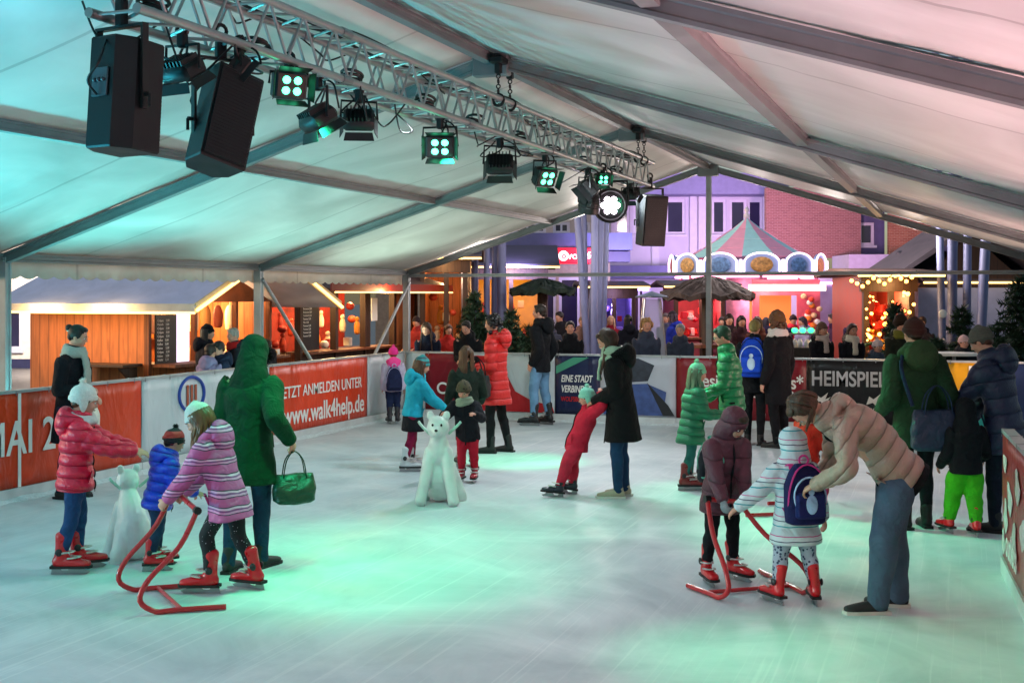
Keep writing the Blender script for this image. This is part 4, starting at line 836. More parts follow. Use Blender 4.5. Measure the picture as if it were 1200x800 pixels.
B3 = thing('brick_building', 'red brick building to the right of the carousel roof', 'building', at(600, 40, -.05), YAW)
Z3 = 40; BR = brick('brick_pink', '#8f5a58', '#7c4a4a', '#9c7674', 1.5)
hl = [(bx(1012, Z3), bx(1030, Z3), hz(285, Z3), hz(258, Z3))]
q = wall_holes(bx(898, Z3), bx(1009, Z3), 3.2, hz(218, Z3), 0, .3, []); q.build('wall', BR, B3, shade=False)
q = wall_holes(bx(1009, Z3), bx(1042, Z3), 3.2, hz(240, Z3), .5, .3, hl); q.build('stair_wall', mat('slate_violet', '#4c4870', .6, var=.15), B3, shade=False)
window(B3, *hl[0], y=.5)
q = wall_holes(bx(1042, Z3), bx(1100, Z3), 3.2, hz(240, Z3), -.1, .3, []); q.build('wall', brick('brick_orange', '#a3604c', '#8a4638', '#a98470', 1.5), B3, shade=False)
q = G(); q.box(bx(975, Z3), bx(1044, Z3), -2.0, -.02, 2.75, 3.25); q.build('canopy', mat('canopy_lilac', '#a7a2c2', .6, var=.1), B3, shade=False)
q = wall_holes(bx(898, Z3), bx(1330, Z3), 0, 2.75, .1, .3, [(bx(a, Z3), bx(b, Z3), .3, 2.4) for a, b in ((1005, 1020), (1040, 1060), (1080, 1110))]); q.build('shop_wall', LAV, B3, shade=False)
for a, b in ((1005, 1020), (1040, 1060), (1080, 1110)): window(B3, bx(a, Z3), bx(b, Z3), .3, 2.4, y=.1, mull=2)
q = G(); q.box(bx(1100, Z3), bx(1340, Z3), .2, .5, 2.75, 5.2); q.build('side_wall', mat('wall_violet', '#5d587c', .7, var=.1), B3, shade=False)
t = thing('far_building', 'pale lit house front glimpsed far behind the orange plank hut', 'building', at(-60, 34, -.05), YAW)
q = wall_holes(0, 9.5, 0, 4.5, 0, .3, [(1.0 + i * 1.6, 2.0 + i * 1.6, .5, 1.6) for i in range(5)]); q.build('wall', mat('pale_house', '#d9cfc4', .7, var=.1), t, shade=False)
for i in range(5): window(t, 1.0 + i * 1.6, 2.0 + i * 1.6, .5, 1.6)
q = G(); q.box(0, 9.5, -.1, -.004, .9 - .9, .25); q.build('plinth', mat('plinth_blue', '#25284c', .6), t, shade=False)
lamp('AREA', 'shop_front_light', at(40, 30, 3.5), at(60, 34, 1.5), 500, (1, .85, .75), 1.5)

# ---- carousel
ZC = 31; CR = thing('carousel', 'children carousel with pink and pale blue cone roof and arched light board', 'carousel', at(875, ZC + 2, -.05), YAW)
cp, cb_ = mat('canopy_pink', '#e6a0b8', .5, var=.06), mat('canopy_mint', '#a8dcdc', .5, var=.06)
q = G(); n = 12; apex = hz(252, ZC + 2); zb = hz(300, ZC + 2); rad = bx(946, ZC + 2) - bx(875, ZC + 2)
for j in range(n):
    q.mi = j % 2; a0, a1 = 2 * math.pi * (j - .5) / n - R(90), 2 * math.pi * (j + .5) / n - R(90)
    for k in range(4):
        f0, f1 = k / 4, (k + 1) / 4; zz = lambda f: apex - (apex - zb) * f ** .85
        q.add([(rad * f * math.cos(a), rad * f * math.sin(a), zz(f)) for f, a in ((f0 + .01, a0), (f0 + .01, a1), (f1, a1), (f1, a0))], [(0, 1, 2, 3)])
o = q.build('canopy', [cb_, cp], CR, shade=False); sd = o.modifiers.new('t', 'SOLIDIFY'); sd.thickness = .02
q = G(); q.lathe([(0, 0), (.07, 0), (.09, .07), (.04, .14), (.07, .22), (.02, .3), (0, .31)], (0, 0, apex - .03), 14); q.build('finial', mat('finial_cream', '#d9cdd0', .4), CR)
rb_ = bx(962, ZC + 2) - bx(875, ZC + 2); n = 12; z0, z1 = hz(319, ZC), hz(297, ZC); arch = glow('arch_bulbs', '#ffe6f2', 1.5); pic = [mat('panel_%d' % i, c, .5, var=.5, vs=14) for i, c in enumerate(['#b98a4c', '#5a7fae', '#c98a5a', '#7a9ab5', '#a8605c'])]
for j in range(n):
    am = 2 * math.pi * j / n - R(90); M = Matrix.Rotation(am + R(90), 4, 'Z') @ Matrix.Translation((0, -rb_, 0)); wd = 2 * rb_ * math.tan(math.pi / n); h = z1 - z0
    q = G(); q.M = M; pts = [(-wd / 2, z0), (wd / 2, z0), (wd / 2, z0 + h * .75)] + [(wd * .42 * math.cos(a), z0 + h * .6 + h * .55 * math.sin(a)) for a in [math.pi * k / 10 for k in range(1, 10)]] + [(-wd / 2, z0 + h * .75)]
    q.rings([[(x, y, z) for x, z in pts] for y in (0, .06)]); pn = q.build('rounding_board', mat('board_lilac', '#8fa3d0', .5, var=.15, vs=4), CR, shade=False)
    q = G(); q.M = M; q.tube([(-wd * .42, -.03, z0)] + [(wd * .42 * math.cos(a), -.03, z0 + h * .6 + h * .55 * math.sin(a)) for a in [math.pi - math.pi * k / 12 for k in range(13)]] + [(wd * .42, -.03, z0)], .026, 6); q.build('light_arch', arch, pn)
    q = G(); q.M = M; q.box(-wd / 2 - .03, -wd / 2 + .03, -.05, -.0, z0, z0 + h * .8); q.build('light_bar', arch, pn, shade=False)
    q = G(); q.M = M; q.ell((0, -.02, z0 + h * .52), (wd * .27, .03, h * .42), n=18); q.build('painted_medallion', pic[j % 5], pn)
    if j % 2 == 0:
        q = G(); q.M = M; q.tube([(0, .1, .3), (0, .1, z0)], .05, 8); q.build('column', mat('column_pink', '#c26a86', .4), CR)
q = G(); q.lathe([(0, .1), (rb_, .1), (rb_, .32), (0, .32)], n=24); q.build('platform', mat('platform_rose', '#8c3a4c', .5), CR)
q = G(); q.lathe([(0, .32), (.55, .32), (.55, z0 + .3), (0, z0 + .3)], n=12); q.build('centre_drum', mat('drum_pink', '#d08aa2', .5, var=.3, vs=5), CR)
q = G(); q.torus((0, 0, z0 - .05), rb_ - .1, .03, n=36, m=6); q.build('light_ring', glow('ring_pink', '#ff8ab0', 5), CR)
lamp('POINT', 'carousel_lamp_and_fill', at(875, ZC + 1, 1.8), None, 30, (1, .55, .65), .2)
lamp('POINT', 'carousel_lamp_and_fill', at(875, ZC - 3.5, 5.0), None, 240, (1, .82, .88), .3)  # added fill lamp out in front, brightens the dark side of the canopy
# ---- sweets kiosk under the carousel board
t = thing('sweets_kiosk', 'pink lit sweets kiosk with warm window in front of the carousel', 'kiosk', at(882, 27.5, -.05), YAW)
q = wall_holes(0, 1.5, 0, 2.35, 0, .1, [(.15, 1.0, 1.3, 2.0)]); q.build('front', mat('kiosk_pink', '#c2506a', .5, var=.2), t, shade=False)
q = G(); q.box(-.02, 1.52, .12, .9, 0, .9); q.build('body', mat('kiosk_red', '#8c2030', .5), t, shade=False)
q = G(); q.box(-.1, 1.6, -.12, -.04, 2.1, 2.24); q.build('sign_light', glow('sign_warm', '#ffe0c8', 2.5), t, shade=False)
q = G(); q.box(.1, 1.05, .85, .9, 1.0, 2.2); q.build('back_panel', glow('kiosk_inner', '#e0803c', .5), t, shade=False)
q = G(); q.box(-.05, 1.55, -.3, -.02, 1.18, 1.24); q.build('counter', wt, t, shade=False)
for i in range(14):
    q = G(); x = 1.1 + .38 * random.random(); q.ell((x, -.06 - .04 * (i % 3), 1.35 + .07 * (i % 10)), (.07, .05, .06), n=9, m=6); q.build('plush_toy', mat('plush_%d' % (i % 4), ['#e0402c', '#f2c9a0', '#e07a2c', '#f0e6e6'][i % 4], .8), t)
lamp('POINT', 'kiosk_lamp', at(905, 27, 2.0), None, 26, (1, .5, .4), .1)
t = thing('game_booth', 'booth front with two glowing white outlined panels right of the sweets kiosk', 'market booth', at(948, 28.5, -.05), YAW, 'wooden market huts')
q = G(); q.box(0, 1.0, 0, .8, 0, 2.35); q.build('body', mat('booth_lilac', '#a893c4', .5, var=.2, vs=3), t, shade=False)
q = G()
for a in ((0.02, .98, 2.26, 2.3), (.02, .98, .3, .34)): q.box(a[0], a[1], -.04, -.004, a[2], a[3])
for a in (.02, .94): q.box(a, a + .04, -.04, -.004, .342, 2.258)
q.build('light_outline', glow('outline_pink', '#ffd0f0', 5), t, shade=False)
q = G(); q.rings([[(x, y, z) for x, z in ((.15, .4), (.85, .4), (.8, 1.9), (.6, 2.0), (.45, 1.3), (.2, 1.2))] for y in (-.003, -.012)]); q.build('painted_figure', mat('paint_magenta', '#b53a78', .5, var=.4, vs=7), t, shade=False)
booth(790, 850, 29.5, 'red lit booth behind the thatched shelter', zt=2.2, wallc=mat('rose_wall', '#a83a4a', .6, var=.2), lit=40, col=(1, .4, .35), gc=('#e0302c', '#f2e0e0', '#c01c3c'), goods=16, roof_h=.1)
booth(690, 745, 31, 'violet lit booth behind the patio heater', zt=2.2, wallc=mat('violet_wall', '#6a5aa0', .6, var=.2), lit=26, col=(.65, .5, 1), gc=('#d9d0f0', '#8a6ad0', '#e0302c'), goods=10, roof_h=.1)
# green lamp jars on the counter by the black board
t = thing('drinks_counter', 'small counter with green glowing cups behind the black board', 'counter', at(928, 22.5, -.05), YAW)
q = G(); q.box(0, .75, 0, .4, 0, 1.05); q.build('body', mat('counter_black', '#141418', .5), t, shade=False)
for i in range(6): jar(.08 + i * .11, .1 + .1 * (i % 2), 1.055, '#c9c9c9', t, 'glass')
for i in range(4):
    q = G(); q.ell((.12 + i * .15, .3, 1.36), (.06, .06, .05), n=10, m=6); q.build('green_lamp', glow('green_cup', '#2cff7a', 3), t)
q = G(); q.box(0, .75, .26, .34, 1.28, 1.31); q.box(.02, .05, .26, .34, 1.05, 1.28); q.box(.7, .73, .26, .34, 1.05, 1.28); q.build('rack', steel, t, shade=False)
# violet wash lamps that colour the house fronts, hung on the pipe clusters
for px, Z, e, c, tp, tz in ((600, 28, 420, (.5, .45, 1), 620, 38), (740, 34, 520, (.66, .52, 1), 760, 42), (850, 36.3, 420, (.88, .6, 1), 850, 42), (965, 34, 480, (1, .5, .68), 950, 40), (1060, 29, 420, (.95, .5, .7), 1060, 40), (1160, 26, 180, (.6, .5, 1), 1140, 36)):
    lamp('SPOT', 'facade_wash', at(px, Z, 2.6), at(tp, tz, 5), e * 1.5, c, .3, 110, .8)

# ---- fir trees
NEED = mat('fir_needles', '#1c3c26', .8, var=.35, vs=9); BARK = mat('bark', '#2c2018', .9, var=.3, vs=10)
def fir(px, Z, h, rad, label, dens=1.0, grp='cut fir trees in the market', bare=0):
    t = thing('fir_tree', label, 'fir tree', at(px, Z, -.05), random.random() * 6, grp)
    q = G(); q.loft([((0, 0, 0), .045, .045), ((0, 0, h * .6), .025, .025), ((0, 0, h), .006, .006)], n=8, k=2); q.build('trunk', BARK, t)
    b = G(); q = G(); lv = int(h / .11 * dens)
    for i in range(lv):
        f = (i + .5) / lv; z = h * (.1 + .88 * f); L = rad * (1 - f) ** .75 + .07
        for k in range(8):
            a = random.uniform(0, 6.283); l = L * random.uniform(.65, 1.15); dz = -.12 * l + random.uniform(-.05, .16) * l
            e = V((math.cos(a) * l, math.sin(a) * l, z + dz)); s = V((0, 0, z)); b.tube([tuple(s), tuple(s.lerp(e, .5) + V((0, 0, -.03 * l))), tuple(e)], .005, 4)
            nn = int(l / .014)
            for j in range(nn):
                c = s.lerp(e, .12 + .88 * j / nn); tw = .11 * (1.1 - .6 * j / nn) + .025
                for sg in (-1, 1):
                    d = V((math.cos(a + sg * 1.0), math.sin(a + sg * 1.0), random.uniform(-1.1, 1.1))) * tw; p = V((-d.y, d.x, random.uniform(-1, 1) * tw)).normalized() * .016
                    q.add([c - p, c + p, c + d], [(0, 1, 2)])
    b.build('branches', BARK, t); q.build('needles', NEED, t, shade=False)
fir(556, 24.5, 2.1, .62, 'dark fir tree left of the man leaning at the corner boards')
fir(598, 24, 1.75, .5, 'smaller fir tree behind the red coat')
fir(1127, 20.5, 1.85, .5, 'fir tree in front of the right steel pipes')
fir(1197, 19.6, 2.35, .75, 'tall fir tree cut by the right edge of the picture')
fir(1050, 21, 1.9, .45, 'fir tree with gold lights at the bauble booth')
fir(1098, 19.8, 1.35, .4, 'low fir tree behind the brown knitted hat')
fir(1165, 21.2, 1.5, .4, 'thin fir tree between the tall fir and the steel pipes')
fir(620, 25.5, 1.4, .4, 'low fir tree in front of the yellow lit booth')
t = thing('garland', 'fir garland with glowing gold lights across the bauble booth', 'garland', at(1010, 22.2, 1.0), YAW)
q = G(); q.tube([(i * .09, 0, .1 * math.sin(i * .9)) for i in range(11)], .03, 6); q.build('twigs', NEED, t)
for i in range(40):
    e = G(); e.ell((random.uniform(0, .95), random.uniform(-.1, .02), random.uniform(0, 1.0)), random.uniform(.015, .04), n=7, m=5); e.build('gold_light', glow('gold_spark', '#ffb04c', 7), t)
for lx, z in ((1018, 1.5), (1045, 1.7)): lamp('POINT', 'garland_lamp', at(lx, 21.8, z), None, 8, (1, .6, .2), .05)
# evening sky is the world; a low row of standing tables for the guests
for px, Z, lab in ((730, 21.5, 'white standing table rail in front of the patio heater'), (1118, 19.2, 'standing table behind the yellow board')):
    t = thing('standing_table', lab, 'table', at(px, Z, -.05), YAW)
    q = G(); q.lathe([(0, 1.08), (.4, 1.08), (.4, 1.12), (0, 1.12)], n=20); q.build('table_top', wt, t)
    q = G(); q.tube([(0, 0, 0), (0, 0, 1.08)], .03, 8); q.build('column', steel, t)
    q = G(); q.lathe([(0, 0), (.25, 0), (.2, .03), (0, .04)], n=16); q.build('foot', steel, t)
lamp('POINT', 'crowd_fill_lamp', at(700, 22.5, 2.9), None, 90, (1, .86, .8), .2)  # added fill lamps that brighten the crowd; no lanterns hang here
lamp('POINT', 'crowd_fill_lamp', at(860, 24.5, 2.9), None, 90, (1, .86, .8), .2)
lamp('POINT', 'crowd_fill_lamp', at(960, 23, 2.9), None, 90, (1, .86, .8), .2)
lamp('POINT', 'crowd_fill_lamp', at(1060, 21.8, 2.9), None, 90, (1, .86, .8), .2)
lamp('POINT', 'crowd_fill_lamp', at(560, 22.3, 2.9), None, 90, (1, .86, .8), .2)
# ================================================================== PEOPLE
def ik(a, b, l1, l2, pole):
    d = b - a; L = d.length
    if L > l1 + l2 - .002: b = a + d * ((l1 + l2 - .002) / L); d = b - a; L = d.length
    if L < abs(l1 - l2) + .01: L = abs(l1 - l2) + .01
    x = (l1 * l1 - l2 * l2 + L * L) / (2 * L); hh = math.sqrt(max(0, l1 * l1 - x * x)); dn = d.normalized()
    p = V(pole) - dn * V(pole).dot(dn); p.normalize()
    return a + dn * x + p * hh, b
SKIN = {'fair': mat('skin_fair', '#c98f78', .55, var=.08, vs=20), 'pale': mat('skin_pale', '#d6a48e', .55, var=.08, vs=20), 'tan': mat('skin_tan', '#a86f52', .55, var=.08, vs=20)}
def hairmat(c):
    nm = 'hair_' + c.strip('#')
    return mat(nm, c, .5, var=.45, vs=25, bump=.8, bs=40, dist=.01, stretch=(1, 1, .25), spec=.4)
EYEW, EYED, LIP = mat('eye_white', '#cfc8c2', .3, var=0), mat('eye_dark', '#1a120e', .2, var=0), mat('lips', '#8e4a42', .5, var=0)
RUB = MATS['black_rubber']
def furring(q, c, R0, ax, n=150, ln=.05, sq=1, r=.02, M=None):
    qq = V(ax).to_track_quat('Z', 'Y').to_matrix()
    q.torus(c, R0, r, ax, 24, 8, sq=sq, M=M)
    for i in range(n):
        a = random.uniform(0, 6.283); o = V((math.cos(a), math.sin(a) * sq, random.uniform(-.4, .4))); p = V(c) + qq @ V((R0 * math.cos(a), R0 * sq * math.sin(a), random.uniform(-r, r)))
        d = (qq @ o + V((random.uniform(-.5, .5), random.uniform(-.5, .5), random.uniform(-.5, .5)))).normalized() * ln * random.uniform(.6, 1.2); s = d.cross(V((.3, .5, .8))).normalized() * ln * .16
        q.add([p - s, p + s, p + d], [(0, 1, 2)], M)
PINFO = {}
def person(label, px, py=None, h=1.7, turn=0, K=0.0, Z=None, gz=0.0, lod=0, lean=0, side=0, hip=(0, 0), crouch=0, feet=None, hands=None, hp=8, hy=0, hr=0,
           top=None, legs=None, shoe=None, hair=None, hat=None, scarf=None, glove=None, skin='fair', group=None, curl=.6, elbow=(0.35, -1, -.5), cat='person', tint=None):
    loc = g(px, py) if Z is None else at(px, Z)
    loc = V((loc.x, loc.y, gz)); rz = YAW + R(turn)
    t = thing('person', label, cat, loc, rz, group)
    vb = (.0085, .014, .022)[lod]; vc = (.0105, .016, .026)[lod]
    shoe = shoe or ('shoe', '#141414'); skate = shoe[0] == 'skate'
    hH = h * (.135 + .04 * K); hipz = h * (.525 - .045 * K) - crouch; LT = h * (.305 + .01 * K)
    fs = h / 1.7 * (1 + .12 * K) * (1.08 + .07 * K if skate else 1); ah = .075 * fs + (.045 if skate else 0)
    top = dict(dict(c='#15171c', hem=.06, bulk=1.1, puff=None, hood=None, flare=1.0, glossy=False, m=None, sl=1.0), **(top or {}))
    legs = dict(dict(c='#1a2233', w=1.0, m=None), **(legs or {}))
    feet = feet or [(-.055 * h, 0, 0, 8, 0), (.055 * h, 0, 0, -8, 0)]
    feet = [tuple(f) + (0,) * (5 - len(f)) for f in feet]
    kb = 1 + .22 * K
    H = V((hip[0], hip[1], hipz)); u = V((math.sin(R(side)), math.sin(R(lean)) * math.cos(R(side)), math.cos(R(lean)) * math.cos(R(side)))).normalized()
    r = V((1, 0, 0)); r = (r - u * r.dot(u)).normalized(); f = u.cross(r)
    Nk = H + u * LT; 
    Hm = Matrix.Rotation(R(hy), 4, 'Z') @ Matrix.Rotation(R(-hp), 4, 'X') @ Matrix.Rotation(R(hr), 4, 'Y')
    hup = Hm.to_3x3() @ V((0, 0, 1)); hfw = Hm.to_3x3() @ V((0, 1, 0))
    nv = (u * .6 + hup * .5 + f * .12).normalized()
    HC = Nk + nv * hH * (.42 - .13 * K) + hup * hH * .42
    HM = Matrix.Translation(HC) @ Hm @ Matrix.Scale(hH, 4)
    sw = .092 * h * (1 + .04 * K); l1, l2 = .168 * h, .148 * h
    if hands is None: hands = [(-.15 * h, .05 * h, None), (.15 * h, .05 * h, None)]
    arms = []
    for sgn, hd in zip((-1, 1), hands):
        S = Nk - u * .035 * h + r * (sgn * sw)
        tgt = V((hd[0], hd[1], hd[2])) if hd[2] is not None else S + V((sgn * .045 * h, .03 * h, -(l1 + l2) * .97))
        E, W = ik(S, tgt, l1, l2, (elbow[0] * sgn, elbow[1], elbow[2])); arms.append((S, E, W))
    legj = []
    for sgn, ft in zip((-1, 1), feet):
        F = V(ft[:3]); Rf = Matrix.Rotation(R(ft[3]), 3, 'Z') @ Matrix.Rotation(R(-ft[4]), 3, 'X'); A = F + Rf @ V((0, -.045 * fs, ah))
        Hj = H + r * (sgn * .052 * h) - V((0, 0, .0)); sg_ = max((hipz + crouch - ah) * .501, (Hj - A).length * .5015); Kn, A2 = ik(Hj, A, sg_, sg_, (0.04 * sgn, 1, .1)); legj.append((Hj, Kn, A2, Rf, F))
    # ---- body: one continuous surface (head, neck, trunk, arms, hands with fingers, legs)
    sk = SKIN[skin]; q = G()
    q.ell((0, -.06, .12), (.325, .40, .375), M=HM, n=18, m=12)
    q.loft([((0, .02, .08), .30, .33), ((0, .07, -.14), .275, .29), ((0, .12, -.32), .205, .225), ((0, .17, -.43), .12, .12)], n=16, k=3, M=HM)
    q.loft([((0, .34, .05), .03, .03), ((0, .40, -.06), .042, .04), ((0, .41, -.10), .058, .045)], n=8, k=2, M=HM)
    for sg in (-1, 1):
        q.ell((sg * .325, -.03, -.03), (.035, .075, .11), M=HM, n=8, m=6); q.ell((sg * .14, .24, -.12), (.11, .10, .11), M=HM, n=8, m=6)
    q.ell((0, .30, .085), (.2, .07, .045), M=HM, n=10, m=6)
    q.loft([(tuple(Nk - u * .06 * h), .05 * h, .042 * h), (tuple(Nk), .034 * h * kb, .034 * h * kb), (tuple(HC - hup * hH * .3 - hfw * hH * .06), hH * .24, hH * .26)], n=14, k=3)
    q.loft([(tuple(H - u * .03 * h), .075 * h, .06 * h), (tuple(H + u * LT * .4), .068 * h, .05 * h), (tuple(H + u * LT * .75), .085 * h, .055 * h), (tuple(Nk - u * .03 * h), .06 * h, .045 * h)], n=14, k=3)
    for sgn, (S, E, W), hd in zip((-1, 1), arms, hands):
        q.loft([(tuple(Nk - u * .05 * h), .03 * h, .03 * h), (tuple(S), .032 * h, .032 * h), (tuple(S.lerp(E, .5)), .026 * h, .026 * h), (tuple(E), .021 * h, .021 * h), (tuple(E.lerp(W, .4)), .022 * h, .022 * h), (tuple(W), .0145 * h * kb, .0145 * h * kb)], n=10, k=3)
        d = (W - E).normalized(); cu = hd[3] if len(hd) > 3 else curl
        n_ = V((-sgn, -.2, 0)); n_ = (n_ - d * n_.dot(d)).normalized() if abs(n_.dot(d)) < .95 else d.orthogonal().normalized()
        if abs(d.z) < .6: n_ = V((-sgn * .5, 0, -1)); n_ = (n_ - d * n_.dot(d)).normalized()
        s_ = d.cross(n_).normalized(); hs = h * .1 * (1 + .12 * K) / 1.0; fr = hs * .052
        def hand(q, grow=0):
            q.loft([(tuple(W), hs * .14 + grow, hs * .12 + grow), (tuple(W + d * hs * .18), hs * .21 + grow, hs * .10 + grow), (tuple(W + d * hs * .45), hs * .235 + grow, hs * .085 + grow)], side=tuple(s_), n=10, k=2)
            for j, (o, ln) in enumerate(((-.165, .40), (-.055, .46), (.055, .44), (.16, .36))):
                p = W + d * hs * .46 + s_ * hs * o; a = 0; pts = [(tuple(p - d * hs * .08), fr + grow, fr + grow), (tuple(p), fr + grow, fr + grow)]
                for k, sl in enumerate((.42, .32, .26)):
                    a += cu * (.7 if k == 0 else .9); dd = d * math.cos(a) + n_ * math.sin(a) + s_ * (o * .25); p = p + dd.normalized() * hs * ln * sl; pts.append((tuple(p), (fr + grow) * (.95 - .1 * k), (fr + grow) * (.95 - .1 * k)))
                q.loft(pts, side=tuple(s_), n=8, k=2)
            th = s_ * (-1 if True else 1); p = W + d * hs * .16 + th * hs * .14; pts = [(tuple(p), fr * 1.3 + grow, fr * 1.3 + grow)]
            p = p + (d * .6 + th * .7 + n_ * .3).normalized() * hs * .24; pts.append((tuple(p), fr * 1.2 + grow, fr * 1.2 + grow)); p = p + (d * .8 + th * .15 + n_ * .6).normalized() * hs * .2; pts.append((tuple(p), fr + grow, fr + grow))
            q.loft(pts, side=tuple(n_), n=8, k=2)
        hand(q)
        if glove:
            gq = G(); hand(gq, .004); gq.loft([(tuple(W - d * hs * .35), hs * .22, hs * .2), (tuple(W + d * hs * .1), hs * .2, hs * .17)], n=10, k=2)
            gq.build('glove', knit(glove), t, voxel=min(vb, .009) if lod < 2 else .016, smooth=2)
    for Hj, Kn, A, Rf, F in legj:
        q.loft([(tuple(H - V((0, 0, .01))), .05 * h, .05 * h), (tuple(Hj - V((0, 0, .03 * h))), .045 * h, .045 * h), (tuple(Kn), .028 * h, .028 * h), (tuple(Kn.lerp(A, .35)), .029 * h, .029 * h), (tuple(A), .018 * h, .018 * h)], n=10, k=3)
        q.loft([(tuple(A), .018 * h, .018 * h), (tuple(F + Rf @ V((0, .02 * fs, ah * .55))), .02 * h, .015 * h), (tuple(F + Rf @ V((0, .1 * fs, ah * .42))), .02 * h, .01 * h)], n=8, k=2)
    q.build('body', sk, t, voxel=vb, smooth=3)
    # ---- face
    for sg in (-1, 1):
        e = G(); e.mi = 0; e.ell((sg * .125, .318, .015), (.062, .035, .034), M=HM, n=10, m=8); e.mi = 1; e.ell((sg * .125, .343, .015), (.03, .018, .03), M=HM, n=10, m=6); e.build('eye', [EYEW, EYED], t)
        if hair is not None and lod < 2:
            e = G(); e.loft([((sg * .06, .365, .105), .012, .012), ((sg * .13, .37, .125), .016, .014), ((sg * .21, .325, .1), .009, .009)], n=6, k=2, M=HM); e.build('eyebrow', hairmat(hair.get('c', '#2a1a12')), t)
    e = G(); e.loft([((-.09, .335, -.235), .008, .008), ((-.03, .365, -.225), .02, .02), ((.03, .365, -.225), .02, .02), ((.09, .335, -.235), .008, .008)], side=(0, 0, 1), n=8, k=2, M=HM); e.build('lips', LIP, t)
    # ---- garment on the trunk
    bk = top['bulk']; dn = (-u * .35 + V((0, 0, -.65))).normalized() if lean < 50 else -u
    hem = top['hem'] * h; pf = top['puff']; hb = h * kb * bk
    if pf: pf = (pf[0] * 1.15, pf[1] * 1.9)
    q = G(); path = []
    if hem > .12 * h: path += [(tuple(H + dn * hem), .088 * hb * top['flare'], .075 * hb * top['flare']), (tuple(H + dn * hem * .5), .088 * hb * (1 + top['flare']) / 2, .072 * hb * (1 + top['flare']) / 2)]
    else: path += [(tuple(H + dn * hem), .086 * hb * top['flare'], .07 * hb * top['flare'])]
    bk_ = -f * (.035 * h if lean > 40 else .004 * h)
    path += [(tuple(H + u * .02 * h), .085 * hb, .068 * hb), (tuple(H + u * LT * .4 + bk_), .078 * hb, .060 * hb), (tuple(H + u * LT * .72 + bk_), .092 * hb, .066 * hb), (tuple(H + u * LT * .92), .072 * hb, .052 * hb), (tuple(Nk + u * .02 * h), .042 * hb, .04 * hb)]
    q.loft(path, n=26, k=14 if pf else 6, puff=pf, fold=.025 if hem > .08 * h else 0, flat0=True)
    for sgn, (S, E, W) in zip((-1, 1), arms):
        sr = bk * kb * top['sl']; We = W - (W - E).normalized() * .01
        q.loft([(tuple(Nk - u * .055 * h + r * sgn * .02 * h), .045 * h * sr, .04 * h * sr), (tuple(S), .042 * h * sr, .042 * h * sr), (tuple(S.lerp(E, .5)), .038 * h * sr, .038 * h * sr), (tuple(E), .033 * h * sr, .033 * h * sr), (tuple(E.lerp(We, .5)), .031 * h * sr, .031 * h * sr), (tuple(We), .024 * h * sr, .024 * h * sr)], n=18, k=12 if pf else 5, puff=pf)
    tm = top['m'] or (quilt(top['c'], u, pf[0], top['glossy']) if pf else cloth(top['c'], glossy=top['glossy']))
    if top['hood'] != 'up': q.loft([(tuple(Nk - u * .01 * h), .05 * hb, .048 * hb), (tuple(Nk + u * .035 * h + f * .004), .046 * hb, .048 * hb)], n=16, k=3)
    q.build('coat' if hem > .12 * h else 'jacket', tm, t, voxel=vc, smooth=2, noise=(.0035 if lod == 0 else .006, 30 / h) if not pf else (.0015, 30))
    if lod < 2:
        for S, E, W in arms:
            cf = G(); dd = (W - E).normalized(); k_ = h * bk * kb * top['sl']; cf.loft([(tuple(W - dd * .04), .0265 * k_, .0265 * k_), (tuple(W - dd * .008), .025 * k_, .025 * k_)], n=14, k=2)
            cf.build('cuff', knit(top['cuff']) if top.get('cuff') else tm, t)
    if lod == 0:
        fp = [V(p) + f * (ry + .004) for p, rx, ry in path]; s0 = [((tuple(p)), .007, .006) for p in fp]
        q = G(); q.loft(s0, side=tuple(r), n=6, k=6 if not pf else 14, puff=(pf[0], pf[1]) if pf else None); q.build('zip', cloth('#1a1a1e') if not top.get('zip') else cloth(top['zip']), t)
        for sg in (-1, 1):
            c = H + u * LT * .12; q = G(); q.loft([(tuple(c + r * sg * .052 * hb + f * (.058 * hb + .003) + u * .03 * h), .012 * h, .005), (tuple(c + r * sg * .064 * hb + f * (.048 * hb + .003) - u * .03 * h), .012 * h, .005)], side=tuple(r), n=8, k=1); q.build('pocket_flap', tm, t)
    if top.get('belt'):
        q = G(); c = H + u * LT * .36; q.loft([(tuple(c - u * .018), .0795 * hb + .004, .062 * hb + .004), (tuple(c + u * .018), .0795 * hb + .004, .062 * hb + .004)], n=26, k=1, cap=False); q.build('belt', tm, t)
    if top['hood'] == 'down':
        hb0 = hb; hb = hb * top.get('hsz', .92)
        q = G(); c = Nk + u * .015 * h - f * .05 * h; q.torus(tuple(Nk + u * .02 * h - f * .02 * h), .055 * hb, .024 * hb, tuple(u + f * .35), 20, 10); q.ell(tuple(c - f * .025 * h - u * .012 * h), (.072 * hb, .042 * hb, .068 * hb), rot=Euler((R(-lean), 0, 0)))
        q.build('hood', top.get('hm') or tm, t, voxel=vc, smooth=3, noise=(.004, 18))
        if top.get('fur'):
            q = G(); furring(q, tuple(Nk + u * .022 * h - f * .02 * h), .060 * hb, tuple(u + f * .55), 420, .05 * h / 1.6, r=.026); q.build('fur_trim', cloth(top['fur']), t)
    if top['hood'] == 'down': hb = hb0
    if top['hood'] == 'up':
        q = G(); q.ell((0, -.13, .09), (.47, .50, .50), M=HM, n=20, m=14); q.ell((0, -.36, .16), (.26, .26, .3), M=HM); q.loft([(tuple(HM @ V((0, -.16, -.1))), .45 * hH, .44 * hH), (tuple(HM @ V((0, -.16, -.42))), .50 * hH, .42 * hH), (tuple(Nk - u * .0 - f * .01 * h), .62 * hH, .48 * hH), (tuple(Nk - u * .06 * h - f * .015 * h), .74 * hH, .50 * hH)], n=20, k=4)
        q.torus((0, .16, .0), .30, .055, (0, 1, 0), 28, 8, M=HM @ Matrix.Scale(1.3, 4, (0, 0, 1)))
